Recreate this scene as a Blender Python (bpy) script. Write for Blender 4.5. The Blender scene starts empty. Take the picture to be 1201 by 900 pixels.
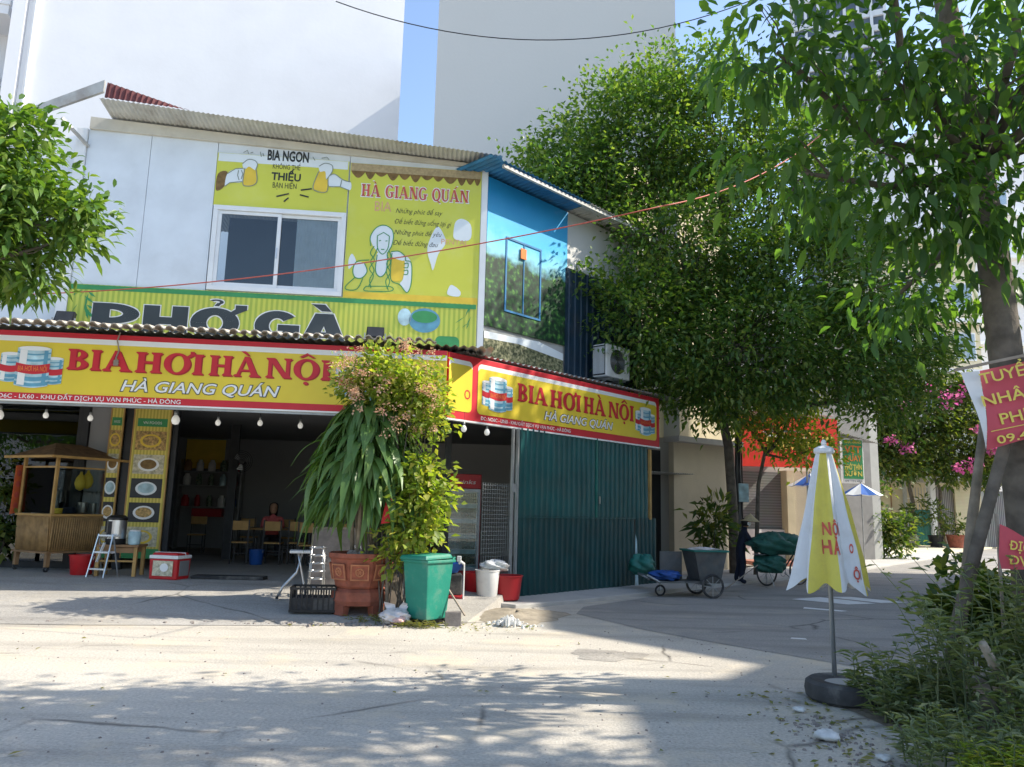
import bpy, bmesh, math, random
import numpy as np
from mathutils import Vector, Matrix
random.seed(7); RNG = np.random.default_rng(7)
sc = bpy.context.scene; COL = sc.collection
R = math.radians; PI = math.pi
# ------------------------------------------------------------------ camera
cd = bpy.data.cameras.new('camera'); cam = bpy.data.objects.new('camera', cd); COL.objects.link(cam)
cd.sensor_width = 36; cd.lens = 36 * 900 / 1201; cd.clip_end = 2000; cd.clip_start = .05
cam.matrix_world = Matrix.Translation((0, 0, 1.6)) @ Matrix.Rotation(R(99.3), 4, 'X') @ Matrix.Rotation(.025, 4, 'Z')
sc.camera = cam
# ------------------------------------------------------------------ sky, sun, exposure
SUN_EL, SUN_AZ = 42, 1          # azimuth measured from +X towards +Y
sd = Vector((math.cos(R(SUN_EL)) * math.cos(R(SUN_AZ)), math.cos(R(SUN_EL)) * math.sin(R(SUN_AZ)), math.sin(R(SUN_EL))))
w = bpy.data.worlds.new('World'); sc.world = w; w.use_nodes = True
nt = w.node_tree; bg = nt.nodes['Background']
sky = nt.nodes.new('ShaderNodeTexSky'); sky.sky_type = 'NISHITA'; sky.sun_disc = False
sky.sun_elevation = R(SUN_EL); sky.sun_rotation = math.atan2(sd.x, sd.y); sky.air_density = 1.0; sky.dust_density = 1.2; sky.ozone_density = 1.5
nt.links.new(sky.outputs[0], bg.inputs[0]); bg.inputs[1].default_value = .15
sl = bpy.data.lights.new('sun', 'SUN'); sl.energy = 3.5; sl.angle = R(.53); sl.color = (1, .92, .79)
so = bpy.data.objects.new('sun', sl); COL.objects.link(so); so.rotation_euler = sd.to_track_quat('Z', 'Y').to_euler(); so.location = (20, -3, 30)
vs = sc.view_settings; vs.view_transform = 'Standard'; vs.look = 'None'; vs.exposure = 1.18; vs.gamma = 1; vs.use_curve_mapping = False
sc.cycles.use_denoising = True; sc.cycles.max_bounces = 8; sc.cycles.transparent_max_bounces = 16
# ------------------------------------------------------------------ materials
MATS = {}
def nodes(name):
    m = bpy.data.materials.new(name); m.use_nodes = True; MATS[name] = m
    t = m.node_tree; return m, t, t.nodes['Principled BSDF']
def N(t, kind, **kw):
    n = t.nodes.new('ShaderNode' + kind)
    for k, v in kw.items():
        if k.startswith('i_'): n.inputs[k[2:].replace('_', ' ')].default_value = v
        elif k.startswith('n') and k[1:].isdigit(): n.inputs[int(k[1:])].default_value = v
        else: setattr(n, k, v)
    return n
def c4(c): return (c[0], c[1], c[2], 1)
def ramp(t, fac, stops):
    r = t.nodes.new('ShaderNodeValToRGB'); e = r.color_ramp.elements
    while len(e) < len(stops): e.new(.5)
    for el, (p, c) in zip(e, stops): el.position = p; el.color = c4(c) if len(c) == 3 else c
    t.links.new(fac, r.inputs[0]); return r
def mixc(t, fac, a, b, mode='MIX'):
    n = t.nodes.new('ShaderNodeMix'); n.data_type = 'RGBA'; n.blend_type = mode
    for sock, v in ((0, fac), (6, a), (7, b)):
        if hasattr(v, 'is_output'): t.links.new(v, n.inputs[sock])
        else: n.inputs[sock].default_value = v if not isinstance(v, tuple) else c4(v)
    return n.outputs[2]
def mat(name, col, rough=.75, var=.18, scale=3., bump=0., bscale=60., metal=0., dirt=0., dcol=(.12, .1, .08), dscale=1.3, spec=.4, coord='Object'):
    """colour with two octaves of mottling, optional dirt patches with a shape of their own and fine relief"""
    m, t, b = nodes(name)
    tc = N(t, 'TexCoord'); v = tc.outputs[coord]
    n1 = N(t, 'TexNoise', i_Scale=scale, i_Detail=6.); t.links.new(v, n1.inputs['Vector'])
    lo = tuple(x * (1 - var) for x in col); hi = tuple(min(1, x * (1 + var)) for x in col)
    c = ramp(t, n1.outputs[0], [(.3, lo), (.7, hi)]).outputs[0]
    if dirt:
        n2 = N(t, 'TexNoise', i_Scale=dscale, i_Detail=9., i_Roughness=.65); t.links.new(v, n2.inputs['Vector'])
        f = ramp(t, n2.outputs[0], [(.5, (0, 0, 0)), (.72, (dirt,) * 3)]).outputs[0]
        c = mixc(t, f, c, dcol)
    t.links.new(c, b.inputs['Base Color'])
    b.inputs['Roughness'].default_value = rough; b.inputs['Metallic'].default_value = metal; b.inputs['Specular IOR Level'].default_value = spec
    if bump:
        n3 = N(t, 'TexNoise', i_Scale=bscale, i_Detail=4.); t.links.new(v, n3.inputs['Vector'])
        bm = N(t, 'Bump', i_Strength=bump, i_Distance=.01); t.links.new(n3.outputs[0], bm.inputs['Height']); t.links.new(bm.outputs[0], b.inputs['Normal'])
    return m
def leafmat(name, c1, c2, c3, trans=.35, rough=.45, tcol=None):
    m, t, b = nodes(name)
    g = N(t, 'NewGeometry'); r = ramp(t, g.outputs['Random Per Island'], [(0, c1), (.55, c2), (1, c3)]).outputs[0]
    t.links.new(r, b.inputs['Base Color']); b.inputs['Roughness'].default_value = rough; b.inputs['Specular IOR Level'].default_value = .35
    tr = N(t, 'BsdfTranslucent'); tc = mixc(t, 1., r, tcol or (2.2, 2.4, .6), 'MULTIPLY'); t.links.new(tc, tr.inputs[0])
    mx = N(t, 'MixShader'); mx.inputs[0].default_value = trans
    t.links.new(b.outputs[0], mx.inputs[1]); t.links.new(tr.outputs[0], mx.inputs[2])
    t.links.new(mx.outputs[0], t.nodes['Material Output'].inputs[0]); return m
def glassmat(name, tint=(.75, .85, .85), refl=.5, rough=.02):
    m, t, b = nodes(name)
    tr = N(t, 'BsdfTransparent'); tr.inputs[0].default_value = c4(tint); gl = N(t, 'BsdfGlossy'); gl.inputs['Roughness'].default_value = rough
    fr = N(t, 'Fresnel', i_IOR=1.5); mt = N(t, 'Math', operation='MULTIPLY_ADD'); mt.inputs[1].default_value = 1.; mt.inputs[2].default_value = refl
    t.links.new(fr.outputs[0], mt.inputs[0]); mt.use_clamp = True
    mx = N(t, 'MixShader'); t.links.new(mt.outputs[0], mx.inputs[0]); t.links.new(tr.outputs[0], mx.inputs[1]); t.links.new(gl.outputs[0], mx.inputs[2])
    t.links.new(mx.outputs[0], t.nodes['Material Output'].inputs[0]); return m
def M(name): return MATS[name]
# ------------------------------------------------------------------ mesh building
class MB:
    def __init__(s): s.v = []; s.f = []
    def add(s, vs, fs):
        o = len(s.v); s.v += [tuple(p) for p in vs]; s.f += [tuple(o + i for i in f) for f in fs]; return s
    def box(s, x0, x1, y0, y1, z0, z1, top=1., rz=0., c=None, m=None):
        """axis box; top scales the upper face about its centre (taper); rz turns it about its own centre"""
        cx, cy = (x0 + x1) / 2, (y0 + y1) / 2; hx, hy = (x1 - x0) / 2, (y1 - y0) / 2; P = []
        for z, k in ((z0, 1.), (z1, top)):
            for a, b in ((-1, -1), (1, -1), (1, 1), (-1, 1)):
                x, y = a * hx * k, b * hy * k
                P.append((cx + x * math.cos(rz) - y * math.sin(rz), cy + x * math.sin(rz) + y * math.cos(rz), z))
        if m: P = [tuple(m @ Vector(p)) for p in P]
        return s.add(P, [(3, 2, 1, 0), (4, 5, 6, 7), (0, 1, 5, 4), (1, 2, 6, 5), (2, 3, 7, 6), (3, 0, 4, 7)])
    def bar(s, a, b, wx, wy=None):
        wy = wy or wx; a, b = Vector(a), Vector(b); d = (b - a).normalized()
        u = d.cross(Vector((0, 0, 1))); u = Vector((1, 0, 0)) if u.length < 1e-3 else u.normalized(); v = d.cross(u)
        P = [p + u * i * wx / 2 + v * j * wy / 2 for p in (a, b) for i, j in ((-1, -1), (1, -1), (1, 1), (-1, 1))]
        return s.add(P, [(3, 2, 1, 0), (4, 5, 6, 7), (0, 1, 5, 4), (1, 2, 6, 5), (2, 3, 7, 6), (3, 0, 4, 7)])
    def poly(s, pts): return s.add(pts, [tuple(range(len(pts)))])
    def prism(s, pts, y0, y1):
        """outline of (x, z) pairs pushed from y0 to y1"""
        n = len(pts); P = [(x, y0, z) for x, z in pts] + [(x, y1, z) for x, z in pts]
        return s.add(P, [tuple(range(n)), tuple(range(2 * n - 1, n - 1, -1))] + [(i, n + i, n + (i + 1) % n, (i + 1) % n) for i in range(n)])
    def slab(s, pts, z0, z1):
        n = len(pts); P = [(x, y, z0) for x, y in pts] + [(x, y, z1) for x, y in pts]
        return s.add(P, [tuple(range(n - 1, -1, -1)), tuple(range(n, 2 * n))] + [(i, (i + 1) % n, n + (i + 1) % n, n + i) for i in range(n)])
    def tube(s, pts, r, n=8, cap=True):
        pts = [Vector(p) for p in pts]; k = len(pts); rr = r if hasattr(r, '__len__') else [r] * k; P = []; u = None
        for i, p in enumerate(pts):
            d = (pts[min(i + 1, k - 1)] - pts[max(i - 1, 0)]).normalized()
            if u is None:
                u = d.orthogonal().normalized()
            else:
                u = (u - d * u.dot(d)); u = u.normalized() if u.length > 1e-5 else d.orthogonal().normalized()
            v = d.cross(u)
            P += [p + (u * math.cos(a) + v * math.sin(a)) * rr[i] for a in [2 * PI * j / n for j in range(n)]]
        F = [(i * n + j, i * n + (j + 1) % n, (i + 1) * n + (j + 1) % n, (i + 1) * n + j) for i in range(k - 1) for j in range(n)]
        if cap: F += [tuple(range(n - 1, -1, -1)), tuple((k - 1) * n + j for j in range(n))]
        return s.add(P, F)
    def lathe(s, prof, n=20, c=(0, 0, 0), sq=None):
        """(r, z) profile turned about z; sq = corner count gives a faceted pot"""
        n = sq or n; ph = PI / n if sq else 0; P = []
        for r, z in prof: P += [(c[0] + r * math.cos(2 * PI * j / n + ph), c[1] + r * math.sin(2 * PI * j / n + ph), c[2] + z) for j in range(n)]
        k = len(prof); F = [(i * n + j, i * n + (j + 1) % n, (i + 1) * n + (j + 1) % n, (i + 1) * n + j) for i in range(k - 1) for j in range(n)]
        F += [tuple(range(n - 1, -1, -1)), tuple((k - 1) * n + j for j in range(n))]
        return s.add(P, F)
    def ring(s, c, R_, r, n=24, k=8, axis='y'):
        P = []
        for i in range(n):
            a = 2 * PI * i / n
            for j in range(k):
                b = 2 * PI * j / k; q = R_ + r * math.cos(b); h = r * math.sin(b)
                e = {'y': (q * math.cos(a), h, q * math.sin(a)), 'z': (q * math.cos(a), q * math.sin(a), h), 'x': (h, q * math.cos(a), q * math.sin(a))}[axis]
                P.append((c[0] + e[0], c[1] + e[1], c[2] + e[2]))
        return s.add(P, [(i * k + j, ((i + 1) % n) * k + j, ((i + 1) % n) * k + (j + 1) % k, i * k + (j + 1) % k) for i in range(n) for j in range(k)])
    def corr(s, x0, x1, z0, z1, y, pitch=.076, amp=.012, kind='sin', horiz=False, zf=None, rows=1, dent=0.):
        """corrugated sheet standing in the xz plane, ribs along z; horiz: lying, ribs along y, the z pair read as y and y as z"""
        prof = []
        if kind == 'sin':
            n = max(2, int((x1 - x0) / pitch * 6))
            prof = [(x0 + (x1 - x0) * i / n, amp * math.sin(2 * PI * (x0 + (x1 - x0) * i / n) / pitch)) for i in range(n + 1)]
        else:
            x = x0
            while x < x1 - 1e-6:
                for q, a in ((0, 0), (.5, 0), (.62, amp), (.88, amp), (1, 0)):
                    if x + q * pitch <= x1: prof.append((x + q * pitch, a))
                x += pitch
            prof.append((x1, 0))
        P = []; n = len(prof); ph = random.uniform(0, 9)
        for k in range(rows + 1):
            zz = z0 + (z1 - z0) * k / rows
            for x, a in prof:
                if horiz: P.append((x, zz, y + a + (zf(x, zz) if zf else 0)))
                else: P.append((x, y - a * (1 + 8 * dent * math.sin(7 * x + 3 * zz + ph)) + dent * (math.sin(2.3 * x + 1.9 * zz + ph) + .6 * math.sin(5.1 * x - 4 * zz + ph)), zz + dent * (math.sin(x * 9 + ph) if k in (0, rows) else 0)))
        return s.add(P, [(k * n + i, k * n + i + 1, (k + 1) * n + i + 1, (k + 1) * n + i) for k in range(rows) for i in range(n - 1)])
    def mesh(s, name):
        me = bpy.data.meshes.new(name); me.from_pydata(s.v, [], s.f); me.update(); return me
    def build(s, name, m, parent=None, loc=(0, 0, 0), rz=0., smooth=False, bevel=0., rot=None, fix=True):
        me = s.mesh(name)
        if fix and len(s.f) > 1:
            bm = bmesh.new(); bm.from_mesh(me); bmesh.ops.recalc_face_normals(bm, faces=bm.faces); bm.to_mesh(me); bm.free()
        if bevel:
            bm = bmesh.new(); bm.from_mesh(me)
            es = [e for e in bm.edges if len(e.link_faces) == 2 and e.calc_face_angle(0) > .5]
            bmesh.ops.bevel(bm, geom=es, offset=bevel, segments=2, affect='EDGES', profile=.6, clamp_overlap=True); bm.to_mesh(me); bm.free()
        return link(name, me, m, parent, loc, rz, smooth, rot)
def link(name, me, m, parent=None, loc=(0, 0, 0), rz=0., smooth=False, rot=None):
    if m is not None: me.materials.append(M(m) if isinstance(m, str) else m)
    if smooth:
        me.polygons.foreach_set('use_smooth', [True] * len(me.polygons))
        if smooth == 'auto' and hasattr(me, 'set_sharp_from_angle'): me.set_sharp_from_angle(angle=R(38))
    o = bpy.data.objects.new(name, me); COL.objects.link(o); o.location = loc; o.rotation_euler = rot or (0, 0, rz)
    if parent: o.parent = parent
    return o
def copyobj(o, parent, loc=None, rot=None, scale=None):
    c = o.copy(); COL.objects.link(c); c.parent = parent
    if loc is not None: c.location = loc
    if rot is not None: c.rotation_euler = rot
    if scale is not None: c.scale = scale
    return c
def tag(o, label, cat=None, group=None, kind=None):
    o['label'] = label
    if cat: o['category'] = cat
    if group: o['group'] = group
    if kind: o['kind'] = kind
    return o
def thing(name, label, cat, loc=(0, 0, 0), rz=0., group=None):
    o = bpy.data.objects.new(name, None); COL.objects.link(o); o.empty_display_size = .2; o.location = loc; o.rotation_euler = (0, 0, rz)
    return tag(o, label, cat, group)
def struct(o): o['kind'] = 'structure'; return o
def stuff(o): o['kind'] = 'stuff'; return o
# ------------------------------------------------------------------ lettering (flat print)
def _txt(s, off=0., shear=0.):
    c = bpy.data.curves.new('t', 'FONT'); c.body = s; c.size = 1; c.offset = off; c.shear = shear; c.resolution_u = 3
    o = bpy.data.objects.new('t', c); me = bpy.data.meshes.new_from_object(o)
    P = np.array([v.co[:2] for v in me.vertices]) if len(me.vertices) else np.zeros((1, 2)); F = [tuple(p.vertices) for p in me.polygons]
    bpy.data.objects.remove(o); bpy.data.curves.remove(c); bpy.data.meshes.remove(me); return P, F
CAP = None
def text(s, x0, x1, z0, z1, y, m, parent, name='lettering', off=0., shear=0., loc=(0, 0, 0), rz=0., tilt=None, wob=0.):
    """flat lettering between x0 and x1, baseline z0, cap height z1, facing -y"""
    global CAP
    if CAP is None: P, _ = _txt('H'); CAP = P[:, 1].max()
    sub = {'Ơ': 'O', 'Ở': 'Ỏ', 'ơ': 'o', 'ờ': 'ò', 'Đ': 'D', 'đ': 'd', 'Ư': 'U', 'ư': 'u', 'ữ': 'ũ'}
    t = ''.join(sub.get(ch, ch) for ch in s); P, F = _txt(t, off, shear)
    a, b = P[:, 0].min(), P[:, 0].max(); kx = (x1 - x0) / (b - a); kz = (z1 - z0) / CAP; mb = MB()
    mb.add([(x0 + (p[0] - a) * kx, y, z0 + p[1] * kz) for p in P], F); i0 = y - .0006
    for i, ch in enumerate(s):
        if ch in 'ƠỞơờƯưữĐđ':
            Q, _ = _txt(t[:i + 1], off, shear); e = x0 + (Q[:, 0].max() - a) * kx; h = z1 - z0; q = .1 * h + off * kz
            hh = h if ch in 'ƠỞƯĐ' else h * .72
            if ch in 'Đđ':
                L, _ = _txt(t[i], off, shear); wd = (L[:, 0].max() - L[:, 0].min()) * kx; zz = z0 + h * (.5 if ch == 'Đ' else .85); x = e - wd if ch == 'Đ' else e - .3 * h
                mb.poly([(x - .12 * h, i0, zz - q / 2), (x + .28 * h, i0, zz - q / 2), (x + .28 * h, i0, zz + q / 2), (x - .12 * h, i0, zz + q / 2)])
            else:
                x = e - .14 * h * (1 if ch in 'ƠỞ' else .5); zt = z0 + hh
                mb.poly([(x, i0, zt - .17 * h), (x + .12 * h, i0, zt - .14 * h), (x + .26 * h, i0, zt + .02 * h), (x + .26 * h, i0, zt + .16 * h), (x + .15 * h, i0, zt + .16 * h), (x + .14 * h, i0, zt + .03 * h), (x, i0, zt - .05 * h)])
    return mb.build(name, m, parent, loc, rz, rot=tilt, fix=False)
def arcpts(cx, cz, rx, rz_, a0, a1, n=14): return [(cx + rx * math.cos(R(a0 + (a1 - a0) * i / n)), cz + rz_ * math.sin(R(a0 + (a1 - a0) * i / n))) for i in range(n + 1)]
def band(o, i): return [[o[k], o[k + 1], i[k + 1], i[k]] for k in range(len(o) - 1)]
def serif_glyph(ch):
    """heavy bracketed serif capital as a list of convex pieces on a unit cap height, and its advance"""
    S = .21; t = .085; e = .075
    def stem(x, w=S, foot=True): 
        q = [[(x, 0), (x + w, 0), (x + w, 1), (x, 1)]]
        for z, d in ((0, 1), (1, -1)):
            q.append([(x - e, z), (x + w + e, z), (x + w + e, z + d * t * .6), (x + w, z + d * t * 1.6), (x, z + d * t * 1.6), (x - e, z + d * t * .6)])
        return q
    b = {'À': 'A', 'Á': 'A', 'Ơ': 'O', 'Ộ': 'O'}.get(ch, ch)
    if b == 'I': p = stem(e); w_ = S + 2 * e
    elif b == 'H': p = stem(e) + stem(e + S + .28) + [[(e + S, .45), (e + S + .28, .45), (e + S + .28, .56), (e + S, .56)]]; w_ = 2 * S + .28 + 2 * e
    elif b == 'N':
        p = stem(e, .12) + stem(e + .6, .12) + [[(e - .02, 1), (e + .22, 1), (e + .72, 0), (e + .52, 0)]]; w_ = .72 + 2 * e
    elif b == 'A':
        p = [[(.08, 0), (.19, 0), (.47, 1), (.38, 1)], [(.36, 1), (.56, 1), (.93, 0), (.68, 0)], [(.22, .27), (.68, .27), (.66, .36), (.25, .36)]]
        for x0, x1 in ((0, .28), (.58, 1.0)): p.append([(x0, 0), (x1, 0), (x1, t * .6), (x1 - .06, t * 1.3), (x0 + .06, t * 1.3), (x0, t * .6)])
        w_ = 1.
    elif b == 'B':
        p = stem(e)
        p += band(arcpts(e + S, .745, .36, .255, -90, 90), arcpts(e + S, .755, .15, .165, -90, 90)) + band(arcpts(e + S, .275, .42, .275, -90, 90), arcpts(e + S, .265, .19, .18, -90, 90)); w_ = e + S + .44
    elif b in 'OQ':
        p = band(arcpts(.44, .5, .44, .53, 0, 360, 30), arcpts(.44, .5, .22, .43, 0, 360, 30)); w_ = .88
        if b == 'Q': p.append([(.42, .1), (.55, .12), (.9, -.16), (.72, -.18)])
    elif b == 'G':
        p = band(arcpts(.44, .5, .44, .53, 42, 318, 24), arcpts(.44, .5, .22, .43, 42, 318, 24)) + [[(.56, .05), (.76, .05), (.76, .46), (.56, .46)], [(.48, .38), (.88, .38), (.88, .48), (.48, .48)]]; w_ = .88
    elif b == 'U':
        p = [[(e, .3), (e + .2, .3), (e + .2, 1), (e, 1)], [(e + .54, .3), (e + .66, .3), (e + .66, 1), (e + .54, 1)]] + band(arcpts(e + .33, .32, .33, .34, 180, 360), arcpts(e + .37, .32, .17, .23, 180, 360))
        for x0, x1 in ((0, .2 + 2 * e), (e + .48, e + .72)): p.append([(x0, 1), (x1, 1), (x1, .92), (x0, .92)])
        w_ = .66 + 2 * e
    else: return [], .3
    c = w_ / 2
    if ch == 'À': p.append([(c - .28, 1.27), (c - .1, 1.27), (c + .06, 1.07), (c - .04, 1.07)])
    if ch == 'Á': p.append([(c + .28, 1.27), (c + .1, 1.27), (c - .06, 1.07), (c + .04, 1.07)])
    if ch == 'Ơ': p += [[(.7, .84), (.84, .82), (1.0, .98), (.98, 1.12), (.84, 1.12), (.85, 1.0)]]
    if ch == 'Ộ': p += [[(.16, 1.1), (.28, 1.1), (.44, 1.22), (.44, 1.32)], [(.72, 1.1), (.6, 1.1), (.44, 1.22), (.44, 1.32)], arcpts(.44, -.2, .08, .08, 0, 330, 9)]
    return p, w_
def serif(s, x0, x1, z0, z1, y, m, parent, name='lettering', grow=0., shear=0., loc=(0, 0, 0), rz=0., tilt=None):
    x = 0; items = []
    for ch in s:
        p, w_ = serif_glyph(ch); items.append((x, p)); x += w_ + (.06 if p else .12)
    tot = x - .06; k = (x1 - x0) / tot; h = z1 - z0; mb = MB(); q = 0
    for gx, ps in items:
        for pc in ps:
            cx = sum(a for a, _ in pc) / len(pc); cz = sum(b for _, b in pc) / len(pc); q += 1
            mb.poly([(x0 + (gx + a + (grow * (1 if a > cx else -1))) * k + shear * b * h, y - (q % 7) * .00035, z0 + (b + grow * (1 if b > cz else -1)) * h) for a, b in pc])
    return mb.build(name, m, parent, loc, rz, rot=tilt, fix=False)
def flat(pts, y, m, parent, name='print', loc=(0, 0, 0), rz=0.):
    return MB().poly([(x, y, z) for x, z in pts]).build(name, m, parent, loc, rz, fix=False)
def spline(pts, k=5, closed=False):
    n = len(pts); out = []
    if n < 3: return list(pts)
    g = (lambda i: pts[i % n]) if closed else (lambda i: pts[min(max(i, 0), n - 1)])
    for i in range(n if closed else n - 1):
        a, b, c, d = g(i - 1), g(i), g(i + 1), g(i + 2)
        for j in range(k):
            t = j / k; out.append(tuple(.5 * (2 * b[q] + (c[q] - a[q]) * t + (2 * a[q] - 5 * b[q] + 4 * c[q] - d[q]) * t * t + (3 * b[q] - a[q] - 3 * c[q] + d[q]) * t ** 3) for q in (0, 1)))
    return out if closed else out + [pts[-1]]
def stroke(mb, pts, w_, y):
    """ink line of constant width along (x, z) points"""
    P = [Vector((a, b)) for a, b in pts]; n = len(P); L = []; Rr = []
    for i, p in enumerate(P):
        d = (P[min(i + 1, n - 1)] - P[max(i - 1, 0)]); d = d.normalized() if d.length else Vector((1, 0)); q = Vector((-d.y, d.x)) * w_ / 2
        L.append(p + q); Rr.append(p - q)
    for i in range(n - 1): mb.poly([(v.x, y - .0002 * (i % 2), v.y) for v in (L[i], L[i + 1], Rr[i + 1], Rr[i])])
# ------------------------------------------------------------------ leaves
def leafmesh(name, C, D, U, L, W, fold=.25, droop=.3, shape='diamond'):
    """n leaves at base points C, pointing D, blade normal U (n x 3), length L and width W (n): diamond = 4 vertices, blade = 8 vertices"""
    n = len(C); D = D / np.linalg.norm(D, axis=1)[:, None]; S = np.cross(D, U); S /= np.linalg.norm(S, axis=1)[:, None] + 1e-9; U = np.cross(S, D)
    L = L[:, None]; W = W[:, None]; dn = np.array([0, 0, -1.])
    if shape == 'diamond':
        V = np.stack([C, C + D * L * .45 + S * W * .5 + U * W * fold * .5, C + D * L + dn * L * droop * .5, C + D * L * .45 - S * W * .5 + U * W * fold * .5], 1)
        idx = np.array([[0, 1, 2], [0, 2, 3]]); k = 4
    else:
        rows = [(.0, .06, 0), (.3, .46, .05), (.65, .40, .32), (1., .0, 1.)]; v = []
        for t, ww, dr in rows[:3]:
            c = C + D * L * t + dn * L * droop * dr
            v += [c + S * W * ww + U * W * ww * fold, c, c - S * W * ww + U * W * ww * fold]
        v.append(C + D * L + dn * L * droop); V = np.stack(v, 1); k = 10
        idx = np.array([[0, 1, 4], [0, 4, 3], [1, 2, 5], [1, 5, 4], [3, 4, 7], [3, 7, 6], [4, 5, 8], [4, 8, 7], [6, 7, 9], [7, 8, 9]])
    me = bpy.data.meshes.new(name); V = V.reshape(-1, 3); F = (idx[None] + (np.arange(n) * k)[:, None, None]).reshape(-1, 3)
    me.vertices.add(len(V)); me.vertices.foreach_set('co', V.ravel().astype('f')); me.loops.add(F.size); me.loops.foreach_set('vertex_index', F.ravel().astype('i'))
    me.polygons.add(len(F)); me.polygons.foreach_set('loop_start', np.arange(0, F.size, 3).astype('i')); me.update(calc_edges=True); me.validate(); return me
def unit(n): v = RNG.normal(size=(n, 3)); return v / np.linalg.norm(v, axis=1)[:, None]
def crown(blobs, per, spread, length, width, droop=.4, shape='diamond', up=.35, hang=0., outward=.5, lo=.45):
    """blobs: (centre, radii, clumps). Leaves grow in clumps spread through each ellipsoid, thicker towards its skin. Returns arrays and clump points"""
    Cs = []; Ds = []; Us = []; K = []
    for c, r, nc in blobs:
        c = np.array(c, float); r = np.array(r, float); u = unit(nc); rad = (lo + (1 - lo) * RNG.random(nc) ** .6)[:, None]; kc = c + u * rad * r * (1 + .12 * RNG.normal(size=(nc, 1)))
        K.append((c, kc))
        m = RNG.integers(int(per * .5), int(per * 1.5) + 1, nc); idx = np.repeat(np.arange(nc), m); q = len(idx)
        sp = spread * (.6 + .8 * RNG.random(nc))[idx][:, None]
        o = RNG.normal(size=(q, 3)) * np.array([1, 1, .7]) * sp
        Cs.append(kc[idx] + o); d = unit(q) * .8 + o / (np.linalg.norm(o, axis=1)[:, None] + 1e-6) * .6 + u[idx] * outward; d[:, 2] -= hang; Ds.append(d)
        n_ = unit(q) * .7; n_[:, 2] += up + .6; Us.append(n_)
    C = np.concatenate(Cs); D = np.concatenate(Ds); U = np.concatenate(Us); q = len(C)
    return (C, D, U, length * (.65 + .7 * RNG.random(q)), width * (.7 + .6 * RNG.random(q))), K
def limbs(mb, fork, K, r0, n=6, every=3, tw=.012):
    for c, kc in K:
        c = Vector(c); f = Vector(fork); m = f.lerp(c, .5) + Vector((random.uniform(-.2, .2), random.uniform(-.2, .2), -.12 * (c - f).length))
        mb.tube([f, m, c], [r0, r0 * .6, r0 * .3], n)
        for p in kc[::every]:
            p = Vector(p); b = m.lerp(c, random.uniform(.2, 1)); q = b.lerp(p, .5) + Vector((0, 0, random.uniform(-.1, .15)))
            mb.tube([b, q, p], [r0 * .22 + tw * .5, tw, tw * .4], 4, cap=False)
# ------------------------------------------------------------------ palette
mat('white_panel', (.70, .75, .80), .6, .06, 2., dirt=.4, dcol=(.50, .52, .54), dscale=.8, bump=.15, bscale=5.)
mat('fascia_cream', (.58, .55, .47), .7, .1, 2., dirt=.5, dcol=(.38, .34, .27), dscale=1.6)
mat('white_frame', (.75, .77, .78), .4, .04, 4.)
mat('white_render', (.74, .74, .75), .85, .03, .8, bump=.25, bscale=7., dirt=.10, dcol=(.62, .62, .64), dscale=.5)
mat('grey_render', (.54, .54, .52), .85, .025, .3, bump=.2, bscale=9., dirt=.12, dcol=(.47, .48, .49), dscale=.3)
mat('beige_render', (.50, .44, .33), .85, .08, .8, bump=.4, bscale=20., dirt=.3, dcol=(.3, .26, .2))
mat('cream_render', (.62, .55, .38), .85, .08, 1., bump=.3, bscale=20., dirt=.3, dcol=(.35, .3, .22))
mat('grey_wall', (.42, .43, .42), .85, .1, 1., dirt=.3, dcol=(.25, .25, .24))
mat('interior_paint', (.27, .275, .285), .8, .08, 1.)
mat('dark_paint', (.03, .032, .036), .5, .2, 5.)
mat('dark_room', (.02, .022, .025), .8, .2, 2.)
mat('zinc', (.42, .42, .40), .5, .18, 3., metal=.3, dirt=.6, dcol=(.22, .16, .11), dscale=2.)
mat('weathered_zinc', (.50, .50, .47), .6, .15, 3., dirt=.5, dcol=(.24, .18, .12), dscale=2.2)
mat('blue_zinc', (.03, .17, .36), .5, .2, 3., dirt=.5, dcol=(.1, .12, .12), dscale=2.)
mat('maroon_zinc', (.12, .03, .03), .55, .25, 3., dirt=.4)
mat('navy_sheet', (.010, .030, .055), .45, .2, 3., dirt=.3)
mat('green_sheet', (.009, .080, .080), .42, .2, 2., dirt=.7, dcol=(.035, .075, .07), dscale=1.8)
mat('green_sheet_dark', (.006, .050, .054), .45, .2, 2., dirt=.7, dcol=(.03, .05, .045), dscale=2.2)
mat('tile_clay', (.44, .40, .35), .85, .3, 6., bump=.4, dirt=.5, dcol=(.10, .09, .08), dscale=5.)
mat('sign_yellow', (.74, .57, .045), .45, .07, 1.2, bump=.2, bscale=4., dirt=.4, dcol=(.66, .44, .04), dscale=.8)
mat('sign_red', (.55, .022, .035), .5, .06, 2.)
mat('sign_red_dark', (.38, .02, .025), .5, .06, 2.)
mat('sign_white', (.8, .8, .78), .5, .03, 2.)
mat('poster_yellow', (.62, .63, .075), .5, .06, .8, bump=.25, bscale=5., dirt=.45, dcol=(.68, .70, .26), dscale=.7)
mat('poster_pale', (.74, .80, .82), .6, .04, 2.)
mat('poster_ochre', (.78, .55, .06), .6, .1, 3.)
mat('ink_black', (.025, .03, .03), .6, .1, 9.)
mat('ink_grey', (.22, .26, .22), .6, .1, 9.)
mat('ink_red', (.55, .10, .07), .6, .2, 9.)
mat('ink_pink', (.70, .38, .22), .6, .15, 9.)
mat('ink_green', (.05, .28, .10), .6, .1, 6.)
mat('ink_orange', (.75, .2, .04), .6, .1, 6.)
mat('ink_brown', (.20, .12, .04), .7, .3, 14.)
mat('charcoal', (.045, .055, .06), .5, .1, 3.)
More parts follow.
